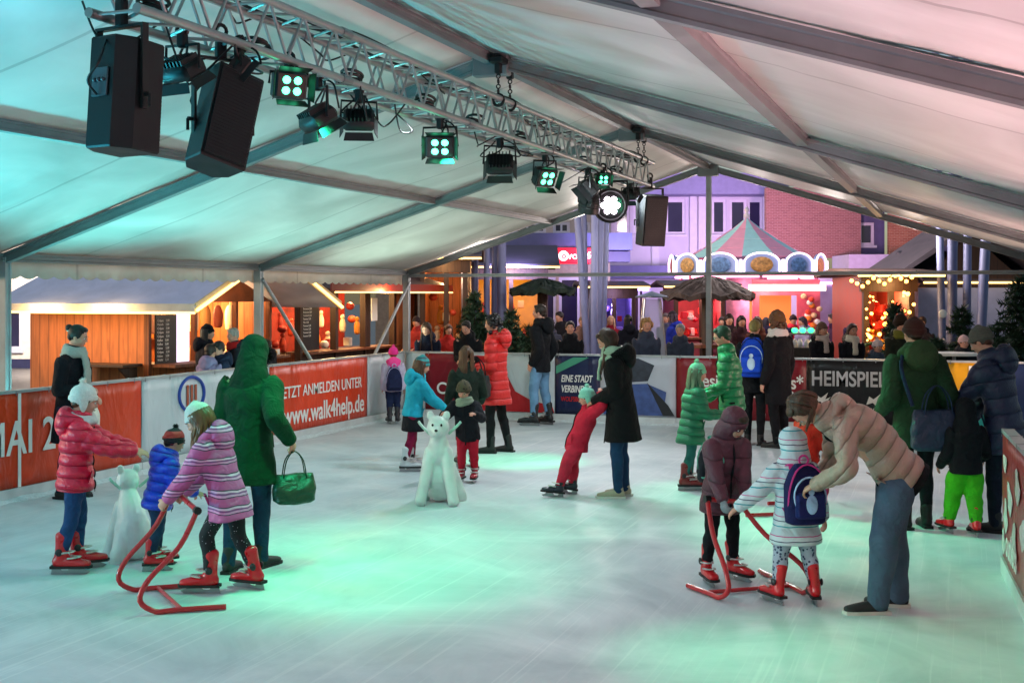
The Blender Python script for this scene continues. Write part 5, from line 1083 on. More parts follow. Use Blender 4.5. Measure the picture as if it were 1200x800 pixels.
        q.build('hood', top.get('hm') or tm, t, voxel=vc * .9, smooth=3, noise=(.004, 16))
        if top.get('fur'):
            q = G(); furring(q, (0, .2, .0), .36, (0, 1, 0), 260, .2, r=.06, M=HM); q.build('fur_trim', cloth(top['fur']), t)
    # ---- trousers
    lw = legs['w'] * kb; q = G()
    q.loft([(tuple(H + u * .03 * h), .07 * h * kb, .057 * h * kb), (tuple(H - V((0, 0, .02 * h))), .08 * h * kb, .064 * h * kb), (tuple(H - V((0, 0, .055 * h))), .06 * h * kb, .05 * h * kb)], n=18, k=3)
    for Hj, Kn, A, Rf, F in legj:
        An = A + (Kn - A).normalized() * (.03 if skate else -.01)
        q.loft([(tuple(Hj + V((0, 0, .0))), .05 * h * kb, .052 * h * kb), (tuple(Hj.lerp(Kn, .35)), .05 * h * lw, .05 * h * lw), (tuple(Kn), .038 * h * lw, .04 * h * lw), (tuple(Kn.lerp(A, .3) - V((0, .006, 0))), .037 * h * lw, .039 * h * lw), (tuple(Kn.lerp(A, .75)), .03 * h * lw, .031 * h * lw), (tuple(An), .029 * h * lw, .030 * h * lw)], n=16, k=5)
    q.build('trousers', legs['m'] or cloth(legs['c']), t, voxel=vc, smooth=2, noise=(.0035, 38 / h))
    # ---- shoes or skates
    for Hj, Kn, A, Rf, F in legj:
        Mf = Matrix.Translation(F) @ Rf.to_4x4() @ Matrix.Scale(fs, 4); up = (Mf.inverted() @ Kn).normalized()
        q = G(); z0 = .045 / fs if skate else 0
        q.loft([((0, -.085, .045 + z0), .034, .04), ((0, -.05, .045 + z0), .043, .048), ((0, .05, .038 + z0), .046, .038), ((0, .12, .03 + z0), .048, .03), ((0, .155, .028 + z0), .036, .024)], n=16, k=3, M=Mf)
        hgt = .235 if skate else (shoe[2] if len(shoe) > 2 else .1)
        a0 = V((0, -.045, .05 + z0)); tp = a0 + up * (hgt - .05); q.loft([(tuple(a0), .045, .055), (tuple(a0.lerp(tp, .5)), .043, .05), (tuple(tp), .05 if skate else .047, .056 if skate else .05)], n=16, k=3, M=Mf)
        b = q.build('skate' if skate else 'shoe', mat('boot_' + shoe[1].strip('#'), shoe[1], .3 if skate else .6, var=.08, vs=12, coat=.3 if skate else 0), t, voxel=max(vb, .008), smooth=2)
        q = G(); q.rings([[(x, y, z) for x, y in ((-.036, -.12), (.036, -.12), (.042, -.05), (.04, .02), (.05, .1), (.04, .165), (0, .185), (-.04, .165), (-.05, .1), (-.04, .02), (-.042, -.05))] for z in ((.0 + z0 - .002, .018 + z0) if skate else (0, .022))], Mf); q.build('sole', mat('sole_' + ('w' if shoe[0] == 'sneaker' else 'b'), '#c9c5bc' if shoe[0] == 'sneaker' else '#101012', .6, var=.05), b, shade=False)
        if skate:
            q = G(); q.rings([[(x, y, z) for y, z in ((-.12, .002), (.14, .002), (.165, .018), (.13, .03), (.1, z0), (.03, z0), (.0, .028), (-.04, .028), (-.06, z0), (-.11, z0))] for x in (-.0025, .0025)], Mf); q.build('blade', steel, b, shade=False)
            if lod < 2:
                q = G()
                for zz, yy, w_ in ((.075, .055, .044), (.115, .012, .0435)): q.loft([((-w_, yy - .04, zz + z0), .008, .012), ((-w_ * .6, yy + .02, zz + z0 + .004), .006, .012), ((0, yy + .035, zz + z0 + .006), .006, .012), ((w_ * .6, yy + .02, zz + z0 + .004), .006, .012), ((w_, yy - .04, zz + z0), .008, .012)], side=(0, 0, 1), n=8, k=2, M=Mf)
                q.build('buckle_strap', mat('strap_' + shoe[1].strip('#'), '#d8d4d0' if shoe[1] != '#c9cdd0' else '#222', .4, var=.3, vs=40) if False else mat('strap_white', '#bdb6b2', .4, var=.3, vs=40), b)
                q = G(); q.ell((.046, -.05, .12 + z0), (.012, .028, .028), n=10, m=6, M=Mf); q.ell((-.046, -.05, .12 + z0), (.012, .028, .028), n=10, m=6, M=Mf); q.build('ankle_disc', mat('disc_dark', '#1b1b1f', .4, var=0), b)
    # ---- hair
    if hair:
        hm = hairmat(hair.get('c', '#2a1a12')); q = G(); st = hair.get('s', 'short')
        kh = .90 if hat else 1; q.ell((0, -.095, .15 if not hat else .10), (.352 * (1 if not hat else .97), .405 * (1 if not hat else .97), .385 * kh), M=HM, n=20, m=12)
        if not hat: q.ell((0, .13, .36), (.27, .19, .13), M=HM, n=12, m=8)
        for sg in (-1, 1): q.ell((sg * .28, -.02, .12), (.08, .2, .2), M=HM, n=10, m=8)
        if st == 'short': q.ell((0, -.26, -.08), (.27, .18, .2), M=HM, n=12, m=8)
        if st == 'bun': q.ell((0, -.5, .28), (.16, .15, .16), M=HM, n=12, m=8); q.ell((0, -.28, -.05), (.27, .18, .2), M=HM)
        if st == 'curly':
            for i in range(70):
                a = random.uniform(0, 6.283); z = random.uniform(-.45, .5); rr = math.sqrt(max(.05, 1 - (max(0, z) / .56) ** 2))
                if math.sin(a) > .35 and z < .3: continue
                q.ell((.42 * rr * math.cos(a), -.08 + .42 * rr * math.sin(a), z), random.uniform(.08, .13), M=HM, n=8, m=6)
        if st in ('long', 'curlylong', 'tail'):
            ln = hair.get('len', 1.6) * hH; nl = 34 if lod == 0 else 20
            for i in range(nl):
                a = R(random.uniform(158, 382) if st != 'tail' else random.uniform(240, 300)); ca, sa = math.cos(a), math.sin(a)
                k = random.uniform(.75, 1.1); wv = .05 * hH if st == 'curlylong' else .012 * hH; ph = random.uniform(0, 6)
                p0 = HM @ V((.12 * ca, -.1 + .12 * sa, .5 if not hat else .36)); p1 = HM @ V((.36 * ca, -.1 + .40 * sa, .2)); p2 = HM @ V((.38 * ca, -.1 + .40 * sa, -.15))
                fwd = hair.get('fwd', 0) * hH
                base = p2; pts = [(tuple(p0), .05 * hH, .05 * hH), (tuple(p1), .07 * hH, .05 * hH), (tuple(p2), .07 * hH, .05 * hH)]
                m_ = 5
                for j in range(1, m_ + 1):
                    p = base + V((ca * .06 * hH * j / m_ * 2, fwd * j / m_ - (.10 * hH * j / m_ if sa < -.3 else 0), -ln * k * j / m_)) + V((wv * math.sin(ph + j * 2.1), wv * math.cos(ph + j * 1.7), 0)); rr = (.07 - .05 * j / m_) * hH; pts.append((tuple(p), rr, rr * .8))
                q.loft(pts, side=(-sa, ca, 0), n=7, k=3)
        q.build('hair', hm, t)
    # ---- hat
    if hat:
        hc = knit(hat['c']) if not hat.get('m') else hat['m']; MH = HM @ Matrix.Rotation(R(12), 4, 'X')
        q = G(); sz = hat.get('sz', 1.0)
        q.loft([((0, -.07, .10), .375 * sz, .43 * sz), ((0, -.07, .25), .38 * sz, .43 * sz), ((0, -.075, .40), .33 * sz, .38 * sz), ((0, -.08, .52 * sz), .22 * sz, .26 * sz), ((0, -.085, .575 * sz), .1, .12)], n=24, k=4, M=MH)
        b = q.build('hat', hc, t, voxel=vc * .8, smooth=2)
        q = G(); rg = []
        for z, o in ((.04, .0), (.05, .035), (.13, .045), (.19, .035), (.2, .0)): rg.append([((.375 * sz + o) * math.cos(2 * math.pi * j / 26), -.07 + (.43 * sz + o) * math.sin(2 * math.pi * j / 26), z) for j in range(26)])
        q.rings(rg, MH); q.build('brim', hat.get('bm') or hc, b)
        if hat.get('bob'):
            q = G(); c = MH @ V((0, -.09, .66 * sz)); q.ell(tuple(c), .075 * hH * 1.4 / 1.0 * .9, n=10, m=8)
            for i in range(160):
                d = V((random.gauss(0, 1), random.gauss(0, 1), random.gauss(0, 1))).normalized(); l = hH * .15 * random.uniform(.8, 1.1); s = d.orthogonal().normalized() * hH * .018; q.add([c - s + d * hH * .05, c + s + d * hH * .05, c + d * l], [(0, 1, 2)])
            q.build('bobble', knit(hat['bob']), b)
        if hat.get('fl'):
            for sg in (-1, 1):
                q = G(); q.loft([((sg * .36, -.05, .1), .03, .16), ((sg * .37, -.02, -.15), .03, .13), ((sg * .34, .02, -.32), .02, .05)], side=(1, 0, 0), n=10, k=3, M=HM); q.build('ear_flap', hc, b)
    # ---- scarf
    if scarf:
        q = G()
        for i in range(3): q.torus(tuple(Nk + u * (.008 + .018 * i) * h + f * .006 * h), (.052 - .004 * i) * hb, .020 * h, (random.uniform(-.2, .2), random.uniform(-.1, .3), 1), 22, 8)
        if scarf[1]:
            p = Nk + f * .07 * hb + u * .0; q.loft([(tuple(p), .03 * h, .012 * h), (tuple(p - u * .1 * h + f * .025 * h), .034 * h, .012 * h), (tuple(p - u * scarf[1] * h + f * .02 * h), .036 * h, .010 * h)], n=10, k=4)
        q.build('scarf', knit(scarf[0]), t, voxel=vc * .9, smooth=1, noise=(.004, 40))
    inf = dict(t=t, H=H, N=Nk, u=u, f=f, r=r, arms=arms, M=Matrix.Translation(loc) @ Matrix.Rotation(rz, 4, 'Z'), h=h, HM=HM, hb=hb, legs=legj); return inf
def backpack(inf, label, c, c2='#20242c', s=1.0, deco=None, z=.5, round_=.7):
    M = inf['M']; u, f, r, H, N = inf['u'], inf['f'], inf['r'], inf['H'], inf['N']; h = inf['h']
    LTt = (N - H).length; o = H + u * LTt * z - f * (.066 * inf['hb'] + .05 * s); L = Matrix((r, f, u)).transposed().to_4x4(); L.translation = o; W = M @ L
    t = bpy.data.objects.new('backpack', None); COL.objects.link(t); t.matrix_world = W; tag(t, label, 'backpack')
    a, b, e = .13 * s, .075 * s, .19 * s
    q = G(); rr = []
    for zz, k in ((-e, .7), (-e * .93, .95), (-e * .5, 1), (e * .3, .98), (e * .75, .82 * round_ + .15), (e, .45)): rr.append([(a * k * math.copysign(abs(math.cos(x)) ** .6, math.cos(x)), b * k * math.copysign(abs(math.sin(x)) ** .6, math.sin(x)), zz) for x in [2 * math.pi * j / 24 for j in range(24)]])
    q.rings(rr); q.build('pack_body', cloth(c), t, voxel=.009, smooth=3)
    q = G(); q.cbox((0, -b - .012 * s, -e * .35), (a * 1.5, .05 * s, e * .85), bev=.015 * s); q.build('front_pocket', cloth(deco[0] if deco else c), t)
    q = G(); q.tube([(-a * .9, -b * .2, -e * .6), (-a * .95, -b * .75, e * .1), (-a * .6, -b * .8, e * .75), (0, -b * .7, e * .98), (a * .6, -b * .8, e * .75), (a * .95, -b * .75, e * .1), (a * .9, -b * .2, -e * .6)], .006, 6, 3); q.build('zip_piping', cloth(c2), t)
    q = G(); q.torus((0, 0, e + .02), .03, .007, (0, 1, 0), 14, 6); q.build('carry_loop', cloth(c2), t)
    for sg in (-1, 1):
        q = G(); sh = V((sg * .062 * h, 0.05 * s + .02, LTt * (1 - z) + .012 * h)); fr = V((sg * .078 * h, .13 * inf['hb'] + .05 * s, LTt * (.72 - z))); bt = V((sg * .09 * h, .07 * s + .05, LTt * (.3 - z)))
        q.loft([((sg * a * .5, b * .4, e * .8), .02, .006), (tuple(sh), .022, .006), (tuple(fr), .02, .006), (tuple(bt), .014, .005), ((sg * a * .8, b * .2, -e * .7), .01, .005)], n=8, k=4); q.build('shoulder_strap', cloth(c2), t)
    if deco:
        q = G(); q.ell((0, -b - .036 * s, -e * .3), (a * .3, .008, e * .32), n=14, m=8); q.ell((0, -b - .034 * s, 0.02 * s), (a * .16, .008, a * .16), n=12, m=6); q.build('printed_patch', cloth(deco[1]), t)
        q = G(); q.torus((0, -b - .012 * s, -.01), a * .8, .006, (0, 1, 0), 24, 5, sq=1.15); q.build('printed_ring', cloth(deco[1]), t)
    return t
def handbag(label, loc, rz, c, w_=.32, hh=.24, d=.14, handle=.2, cat='bag', slump=.0, soft=1):
    t = thing('handbag', label, cat, loc, rz)
    q = G(); rr = []
    for zz, k, kd in ((-hh - .0, .8, .8), (-hh * .9, 1, 1), (-hh * .5, 1.02, 1.05), (-.04, .96, .6), (0, .9, .25)): rr.append([(w_ / 2 * k * math.copysign(abs(math.cos(x)) ** .5, math.cos(x)), d / 2 * kd * math.copysign(abs(math.sin(x)) ** .7, math.sin(x)), zz + slump * math.cos(x)) for x in [2 * math.pi * j / 24 for j in range(24)]])
    q.rings(rr); q.build('bag_body', cloth(c, glossy=True), t, voxel=.009, smooth=2, noise=(.005, 22))
    for y in (-.03, .03):
        q = G(); q.loft([((-w_ * .28, y, -.04), .012, .004), ((-w_ * .2, y, handle * .6), .012, .004), ((0, y * .3, handle), .012, .004), ((w_ * .2, y, handle * .6), .012, .004), ((w_ * .28, y, -.04), .012, .004)], side=(0, 1, 0), n=8, k=4); q.build('handle', cloth(c), t)
    return t
FUR = '#8a7a66'
RS = ('skate', '#d0101c')
# ---- near left group
P_ = {}
pi = person('woman in black coat with grey scarf and dark bun leaning on the orange boards', 82, 583, 1.66, -105, lod=0, lean=4, hands=[(-.14, .17, .98), (.12, .24, 1.06)], top=dict(c='#14151c', hem=.2, flare=1.15, bulk=1.12), legs=dict(c='#1a2438', w=.85), shoe=('shoe', '#15130f'), hair=dict(c='#1b1410', s='bun'), scarf=('#a3a49c', .24), hp=16, hy=18)
P_['bun'] = pi; a = pi['M'] @ V((.06, .24, .93)); handbag('soft cream bag hanging in front of the woman with the dark bun', a, pi['t'].rotation_euler.z, '#d8d4c4', .26, .26, .14, .15)
P_['pink'] = person('girl in pink puffer jacket and white bobble hat reaching for a bear', 88, 669, 1.31, -72, K=.75, lean=4, hands=[(-.02, .44, .84, .5), (.17, .40, .86, .5)], feet=[(-.085, .06, 0, 6), (.075, -.05, 0, -14)], top=dict(c='#e0143c', hem=.05, bulk=1.22, puff=(.075, .010), hood='down', glossy=True, sl=1.05), legs=dict(c='#22406a', w=.85), shoe=RS, hair=dict(c='#5a3a24', s='short'), hat=dict(c='#d9d2c8', bob='#e6ddd0', fl=1), scarf=('#c9c6c0', 0), hp=14, hy=0, elbow=(.5, -.5, -1))
P_['blue'] = person('small child in royal blue puffer jacket and red and black hat holding the white bear', 184, 666, 1.0, -60, K=1, lean=14, hands=[(-.14, .26, .52, .5), (.15, .24, .55, .5)], feet=[(-.08, .05, 0, 8), (.07, -.03, 0, -16)], top=dict(c='#2438c8', hem=.05, bulk=1.25, puff=(.06, .009), hood='down', glossy=True), legs=dict(c='#223350', w=.95), shoe=RS, hair=dict(c='#2a1a12', s='short'), hat=dict(c='#b82020', bob='#15151a', m=striped('hat_red_black', [(0, '#15151a'), (.5, '#b82020')], .09)), hp=24)
PKS = striped('coat_pink_stripes', [(0, '#c2508c'), (.36, '#2c1a3a'), (.42, '#d884b4'), (.55, '#8a3a78'), (.66, '#e0a0c4'), (.78, '#241430'), (.84, '#b84a86')], .105, wob=.5)
P_['stripe'] = person('girl in pink striped coat and white knitted hat bending over the red skating frame', 262, 692, 1.30, 78, K=.7, lean=20, hip=(0, -.04), crouch=.03, hands=[(-.16, .34, .60, 1.0), (.14, .36, .60, 1.0)], feet=[(-.09, .10, 0, 10), (.10, -.15, 0, -14, 0)], top=dict(m=PKS, hem=.10, flare=1.18, bulk=1.2, hood='down'), legs=dict(m=spotted('leggings_dotted', '#14141a', '#a8a8b0', 52, .16), w=.85), shoe=RS, hair=dict(c='#6b4528', s='curlylong', len=1.5, fwd=.15), hat=dict(c='#cfccc6'), hp=32)
P_['green'] = person('woman seen from behind in a long emerald green coat with raised dark hood', 290, 668, 1.66, -14, lean=7, hands=[(-.20, .14, .84), (.30, .06, .93, 1.1)], feet=[(-.10, -.06, 0, 6), (.07, .14, 0, -12)], top=dict(c='#063820', hem=.15, flare=1.18, bulk=1.3, belt=1, hood='up', hm=cloth('#052c1a'), fur='#101612', sl=1.0), legs=dict(c='#1c3a52', w=1.02), shoe=('shoe', '#171c18', .17), hair=dict(c='#2a1a12', s='short'), hp=30, hy=10)
pi = P_['green']; W = pi['M'] @ (pi['arms'][1][2] + V((.02, .03, -.07))); handbag('green shopping bag in the right hand of the woman in the emerald coat', W + V((0, 0, -.17)), pi['t'].rotation_euler.z + R(35), '#073a22', .30, .21, .17, .16)
# ---- skating frames
def frame(label, pts, rr=.017, c='#b8141c', grp='red tubular skating frames'):
    o = pts[0][0]; c0 = V((o[0], o[1], 0)); t = thing('skating_frame', label, 'skating frame', c0, 0, grp); m = mat('frame_red', c, .3, var=.08, coat=.4)
    for s in pts: q = G(); q.tube([tuple(V(p) - c0) for p in s], rr, 10, 4); q.build('side_tube', m, t)
    a, b = [V(s[-1]) for s in pts]; q = G(); q.tube([tuple(a - c0), tuple(b - c0)], rr, 10); q.build('handle_bar', m, t)
    a, b = [V(s[1]).lerp(V(s[0]), .15) for s in pts]; q = G(); q.tube([tuple(a - c0), tuple(b - c0)], rr * .8, 8); q.build('cross_tube', m, t)
    for s in pts: q = G(); e = V(s[-1]); d = (b - a).normalized(); q.tube([tuple(e - c0 - d * .02), tuple(e - c0 + d * .02)], rr * 1.5, 10); q.build('grip', black, t)
    return t
def fr_side(g0, g1, top, k=.22):
    g0, g1 = V(g0), V(g1); z = V((0, 0, .02)); d = (g1 - g0).normalized(); top = V(top); f0 = g0 + z
    return [f0, g1 + z - d * k * .6, g1 + z - d * .02, g1 + d * .07 + V((0, 0, .09)), (g1 + d * .06 + V((0, 0, .16))).lerp(top, .12), g1.lerp(top, .6) + V((0, 0, .03)), top]
gA0, gA1 = g(233, 688), g(152, 694); gB0, gB1 = g(265, 714), g(178, 720)
ta = at(203, 8.35, .66); tb = at(231, 7.85, .60)
frame('red tubular skating frame pushed by the girl in the pink striped coat', [fr_side(gA0, gA1, ta), fr_side(gB0, gB1, tb)])
frame('red tubular skating frame in front of the child in the plum hooded jacket', [fr_side(g(806, 689), g(846, 704), at(829, 8.3, .60)), fr_side(g(890, 672), g(944, 698), at(866, 8.3, .58))])
frame('dark red skating frame between the small backpack girl and the beige jacket', [fr_side(g(874, 606), g(958, 603), at(955, 11.0, .45)), fr_side(g(900, 592), g(962, 588), at(958, 11.6, .45))], c='#b8141c')
# ---- white bear figures
BEARM = mat('bear_plastic', '#d2d8d5', .45, var=.12, vs=7, bump=.3, bs=25, dist=.004)
def bear(px, py, turn, s, label):
    t = thing('bear_figure', label, 'skating aid', g(px, py), YAW + R(turn), 'white plastic bears for learning to skate'); q = G()
    q.loft([((0, -.16, .12), .16, .17), ((0, -.14, .3), .15, .16), ((0, -.04, .45), .13, .13), ((0, .02, .56), .095, .10)], n=20, k=4)
    q.ell((0, .03, .68), (.12, .11, .105)); q.ell((0, .13, .655), (.055, .06, .048)); q.ell((0, -.12, .24), (.19, .2, .2))
    for sg in (-1, 1):
        q.ell((sg * .085, .01, .785), (.04, .022, .045)); q.loft([((sg * .08, .0, .46), .07, .07), ((sg * .115, .07, .28), .065, .065), ((sg * .155, .11, .1), .058, .058), ((sg * .17, .13, .035), .06, .065)], n=14, k=3)
        q.loft([((sg * .11, -.16, .2), .1, .1), ((sg * .18, -.22, .06), .08, .09), ((sg * .2, -.2, .03), .075, .1)], n=14, k=3)
    b = q.build('body', BEARM, t, voxel=.010, smooth=5)
    for sg in (-1, 1): q = G(); q.ell((sg * .045, .127, .71), .0125, n=10, m=6); q.build('eye', EYED, t)
    q = G(); q.ell((0, .19, .668), (.018, .012, .013), n=10, m=6); q.build('nose', EYED, t)
    for sg in (-1, 1): q = G(); q.tube([(sg * .1, -.02, .62), (sg * .2, -.06, .7), (sg * .22, -.08, .72)], .014, 8); q.build('handle', mat('handle_mint', '#9fc4b4', .4), t)
    t.scale = (s * .86, s * .9, s); return t
bear(514, 590, 176, 1.06, 'white plastic bear facing the camera in front of the child in red trousers')
bear(151, 652, 35, .84, 'white plastic bear between the pink jacket and the blue jacket')
# ---- middle left group
TEAL = striped('hat_teal_stripes', [(0, '#0f4a52'), (.5, '#1c8a8c')], .05)
P_['teal'] = person('girl in turquoise jacket, striped hat and burgundy leggings gliding towards the bear', 483, 551, 1.27, -70, K=.6, lean=10, hands=[(-.1, .36, .68, .8), (.13, .38, .66, .8)], feet=[(-.1, .06, 0, 10), (.08, -.06, 0, -12)], top=dict(c='#1f9fb8', hem=.02, bulk=1.16, hood='down'), legs=dict(c='#7a1238', w=.85), shoe=('skate', '#c9cdd0'), hair=dict(c='#4a2c18', s='long', len=.6), hat=dict(c='#0f4a52', m=TEAL), hp=20)
pi = P_['teal']; q = G(); q.loft([((0, .01, pi['H'].z - .19), .15, .13), ((0, 0.01, pi['H'].z - .08), .14, .12), ((0, 0, pi['H'].z + .04), .115, .1)], n=20, k=3, fold=.03, flat0=True); q.build('skirt', cloth('#14161c'), pi['t'], voxel=.012)
P_['pinkhat'] = person('child with bright pink hat seen from behind at the corner of the rink', 461, 496, 1.15, 10, K=.8, lod=1, top=dict(c='#c9c4dc', hem=.06, bulk=1.2, hood='down', hm=cloth('#ff4fa0')), legs=dict(c='#1c2848'), shoe=('skate', '#22242c'), hair=dict(c='#5a3a24', s='short'), hat=dict(c='#f03c96', bob='#ff60b0'), hp=5)
backpack(P_['pinkhat'], 'navy and lilac backpack on the child with the bright pink hat', '#20284a', '#b8b0d8', .95, z=.35)
CAMO = spotted('hat_camo', '#4a4630', '#1c1a14', 34, .34)
P_['camo'] = person('small child in dark jacket and mottled hat holding the ears of the bear', 546, 565, 1.08, 168, K=.9, lean=22, hip=(.0, -.08), hands=[(-.17, .28, .74, .9), (.17, .28, .74, .9)], feet=[(-.08, -.05, 0, 6), (.05, .03, 0, -6)], top=dict(c='#181a20', hem=.08, bulk=1.2), legs=dict(c='#b01c30', w=1.0), shoe=('skate', '#a8182c'), hair=dict(c='#3a2618', s='short'), hat=dict(c='#4a4630', m=CAMO, sz=1.08), scarf=('#8a9a84', 0), hp=20)
P_['brownhair'] = person('girl with very long brown hair seen from behind, in a dark green jacket', 547, 546, 1.36, 12, K=.4, lean=3, hands=[(-.2, .16, .72), (.2, .18, .72)], top=dict(c='#16241c', hem=.10, bulk=1.15), legs=dict(c='#14181a'), shoe=('skate', '#16161a'), hair=dict(c='#4a2f1a', s='long', len=1.75), hp=8)
P_['red'] = person('woman in bright red long down coat with fur hood and short black hair', 582, 530, 1.70, 72, lean=2, hands=[(-.12, .26, 1.05), (.14, .30, 1.02, .9)], feet=[(-.11, .09, 0, 6), (.12, -.08, 0, -12)], top=dict(c='#c81414', hem=.17, flare=1.25, bulk=1.22, puff=(.10, .006), hood='down', fur='#7a8a68'), legs=dict(c='#111216', w=.92), shoe=('shoe', '#121214', .2), hair=dict(c='#120e10', s='curly'), hp=12)
pi = P_['red']; handbag('black shoulder bag carried by the woman in the red coat', pi['M'] @ V((-.26, .16, .98)), pi['t'].rotation_euler.z + R(70), '#101114', .38, .28, .14, .2)
P_['man'] = person('tall man in black jacket and light blue jeans standing on skates by the boards', 633, 498, 1.80, 62, lod=0, hands=[(-.20, .04, .93), (.22, .02, .93)], feet=[(-.12, .10, 0, 12), (.14, -.04, 0, -16)], top=dict(c='#111318', hem=.08, bulk=1.2, hood='down', sl=1.1), legs=dict(c='#6a93b4', w=1.05), shoe=('skate', '#17181c'), hair=dict(c='#2a1c14', s='short'), hp=2, hy=12)
P_['dark'] = person('brown haired woman in long black coat and beige shoes holding up a toddler', 724, 582, 1.64, 78, lean=7, hip=(0, -.04), hands=[(-.04, .22, .93, .9), (.13, .26, .92, .9)], feet=[(-.08, .03, 0, 8), (.09, -.02, 0, -8)], top=dict(c='#0d1012', hem=.19, flare=1.2, bulk=1.25, hood='down', fur='#3a4238', sl=1.1), legs=dict(c='#1c3a5a', w=.98), shoe=('sneaker', '#a8a088'), hair=dict(c='#3a2418', s='long', len=1.3, fwd=.25), scarf=('#9ab8a0', .12), hp=34)
P_['toddler'] = person('toddler in red snowsuit and mint hat leaning back on skates, held up by a woman', 662, 580, 1.06, 95, K=1, lean=-20, hip=(0, -.12), hands=[(-.08, -.34, 1.0, .5), (.12, -.36, .98, .5)], feet=[(-.11, .12, 0, 10, -8), (.09, -.04, 0, -8, -8)], top=dict(c='#c8243c', hem=.07, bulk=1.25), legs=dict(c='#c22a40', w=1.2), shoe=('skate', '#1c2430'), hat=dict(c='#8fd6c0', bob='#a8e6d2', fl=1), hair=dict(c='#6a4a30', s='short'), hp=16, elbow=(.4, -.6, .6))
# ---- centre right
P_['mint'] = person('girl in green lit coat, bobble hat and red skates facing the green lit adult', 810, 573, 1.26, -82, K=.6, lod=0, lean=6, hands=[(-.1, .26, .74), (.12, .28, .76)], feet=[(-.08, .04, 0, 8), (.07, -.05, 0, -10)], top=dict(c='#1c7a54', hem=.13, flare=1.15, bulk=1.25, puff=(.07, .006)), legs=dict(c='#2a6a62', w=.85), shoe=('skate', '#7a1c1c'), hair=dict(c='#6a8a6a', s='long', len=.7), hat=dict(c='#7fd0a8', bob='#a0e6c4'), hp=12)  # green stage light is put into the hat, clothes and hair colours
P_['green_lit_adult'] = person('adult with short hair and glasses in a shiny green lit down jacket looking left', 858, 566, 1.63, 78, lod=0, lean=6, hands=[(-.1, .30, .92), (.16, .26, .86)], feet=[(-.10, .05, 0, 6), (.10, -.06, 0, -10)], top=dict(c='#128a52', hem=.06, bulk=1.2, puff=(.08, .007), glossy=True), legs=dict(c='#15171a'), shoe=('skate', '#1c1c20'), hair=dict(c='#14402a', s='short'), hp=18)  # jacket and hair coloured green to stand in for the stage light
pi = P_['green_lit_adult']; e = G()
for sg in (-1, 1): e.torus((sg * .13, .385, .015), .085, .010, (0, 1, 0), 16, 5, M=pi['HM'])
e.tube([(-.215, .37, .02), (-.33, .1, .03), (-.34, -.05, .02)], .010, 5, M=pi['HM']); e.tube([(.215, .37, .02), (.33, .1, .03), (.34, -.05, .02)], .010, 5, M=pi['HM']); e.tube([(-.05, .39, .02), (.05, .39, .02)], .010, 5, M=pi['HM']); e.build('glasses', black, pi['t'])
P_['bluepack'] = person('person in black behind the green lit jacket carrying a bright blue backpack', 884, 521, 1.62, -18, lod=1, top=dict(c='#101216', hem=.1, bulk=1.2), legs=dict(c='#101216'), shoe=('shoe', '#0e0e10', .14), hair=dict(c='#7a6a3a', s='short'), hp=10)
backpack(P_['bluepack'], 'bright blue backpack with a pale round print behind the green lit jacket', '#1c4ac8', '#1a1c24', 1.35, deco=('#2050d0', '#b8d4e8'), z=.62)
P_['furhat'] = person('adult in black coat and brown fur hat with a pale scarf near the maroon board', 912, 524, 1.72, 40, lod=1, top=dict(c='#101014', hem=.2, bulk=1.25), legs=dict(c='#101014'), shoe=('shoe', '#0e0e10', .14), hair=dict(c='#5a3a24', s='curly'), hat=dict(c='#6a4a30', sz=1.12), scarf=('#cfc4c0', .25), hp=10)
# ---- near right group
P_['plum'] = person('child in plum hooded jacket with grey gloves and red skates looking down', 849, 682, 1.21, -158, K=.7, lean=12, hip=(0, -.04), hands=[(-.02, .24, .60, 1.0), (.16, .24, .60, 1.0)], feet=[(-.12, -.03, 0, 14), (.13, .0, 0, -12)], top=dict(c='#5a2a3a', hem=.1, flare=1.08, bulk=1.2, hood='up', puff=(.11, .004)), legs=dict(c='#15161c', w=.88), shoe=RS, glove='#8a8f94', hair=dict(c='#3a2618', s='short'), hp=36, hy=14)
backpack(P_['plum'], 'mint strapped dark backpack on the child in the plum jacket', '#1c2028', '#5fb09a', .8, z=.5)
STR = striped('jacket_white_stripes', [(0, '#c9d6dc'), (.30, '#2a9aa8'), (.36, '#d0dade'), (.58, '#2a3058'), (.63, '#d4dade'), (.84, '#c84a8c'), (.89, '#c9d6dc')], .12, wob=.3)
P_['packgirl'] = person('small girl in white jacket with coloured stripes, raised hood and patterned leggings', 932, 706, 1.10, 10, K=1, lean=4, hands=[(-.34, .12, .60, .4), (.24, .10, .50)], feet=[(-.13, .03, 0, 14), (.12, -.02, 0, -14)], top=dict(m=STR, hem=.13, flare=1.2, bulk=1.22, hood='up', puff=(.09, .005)), legs=dict(m=spotted('leggings_floral', '#a8b0c0', '#3a4260', 44, .36), w=1.0), shoe=RS, hair=dict(c='#5a4030', s='short'), hp=14, hy=20)
backpack(P_['packgirl'], 'navy and pink backpack with pale blue print worn by the small striped girl', '#1c1c4a', '#d0408c', 1.0, deco=('#20245a', '#a8c4e8'), z=.52)
P_['beige'] = person('woman in beige puffer jacket and blue jeans bending far forward', 1026, 714, 1.66, 86, lean=52, hip=(0, -.14), hands=[(-.16, .40, .80, .9), (.12, .36, .74, .9)], feet=[(-.10, .05, 0, 6), (.10, -.12, 0, -12)], top=dict(c='#a8897a', hem=.05, bulk=1.3, puff=(.075, .006), hood='down', hsz=.62, glossy=True, sl=.86), legs=dict(c='#46586c', w=1.38), shoe=('sneaker', '#15161a'), hair=dict(c='#4a2f1e', s='long', len=.5, fwd=.2), hp=74, elbow=(.6, -.3, -.2))
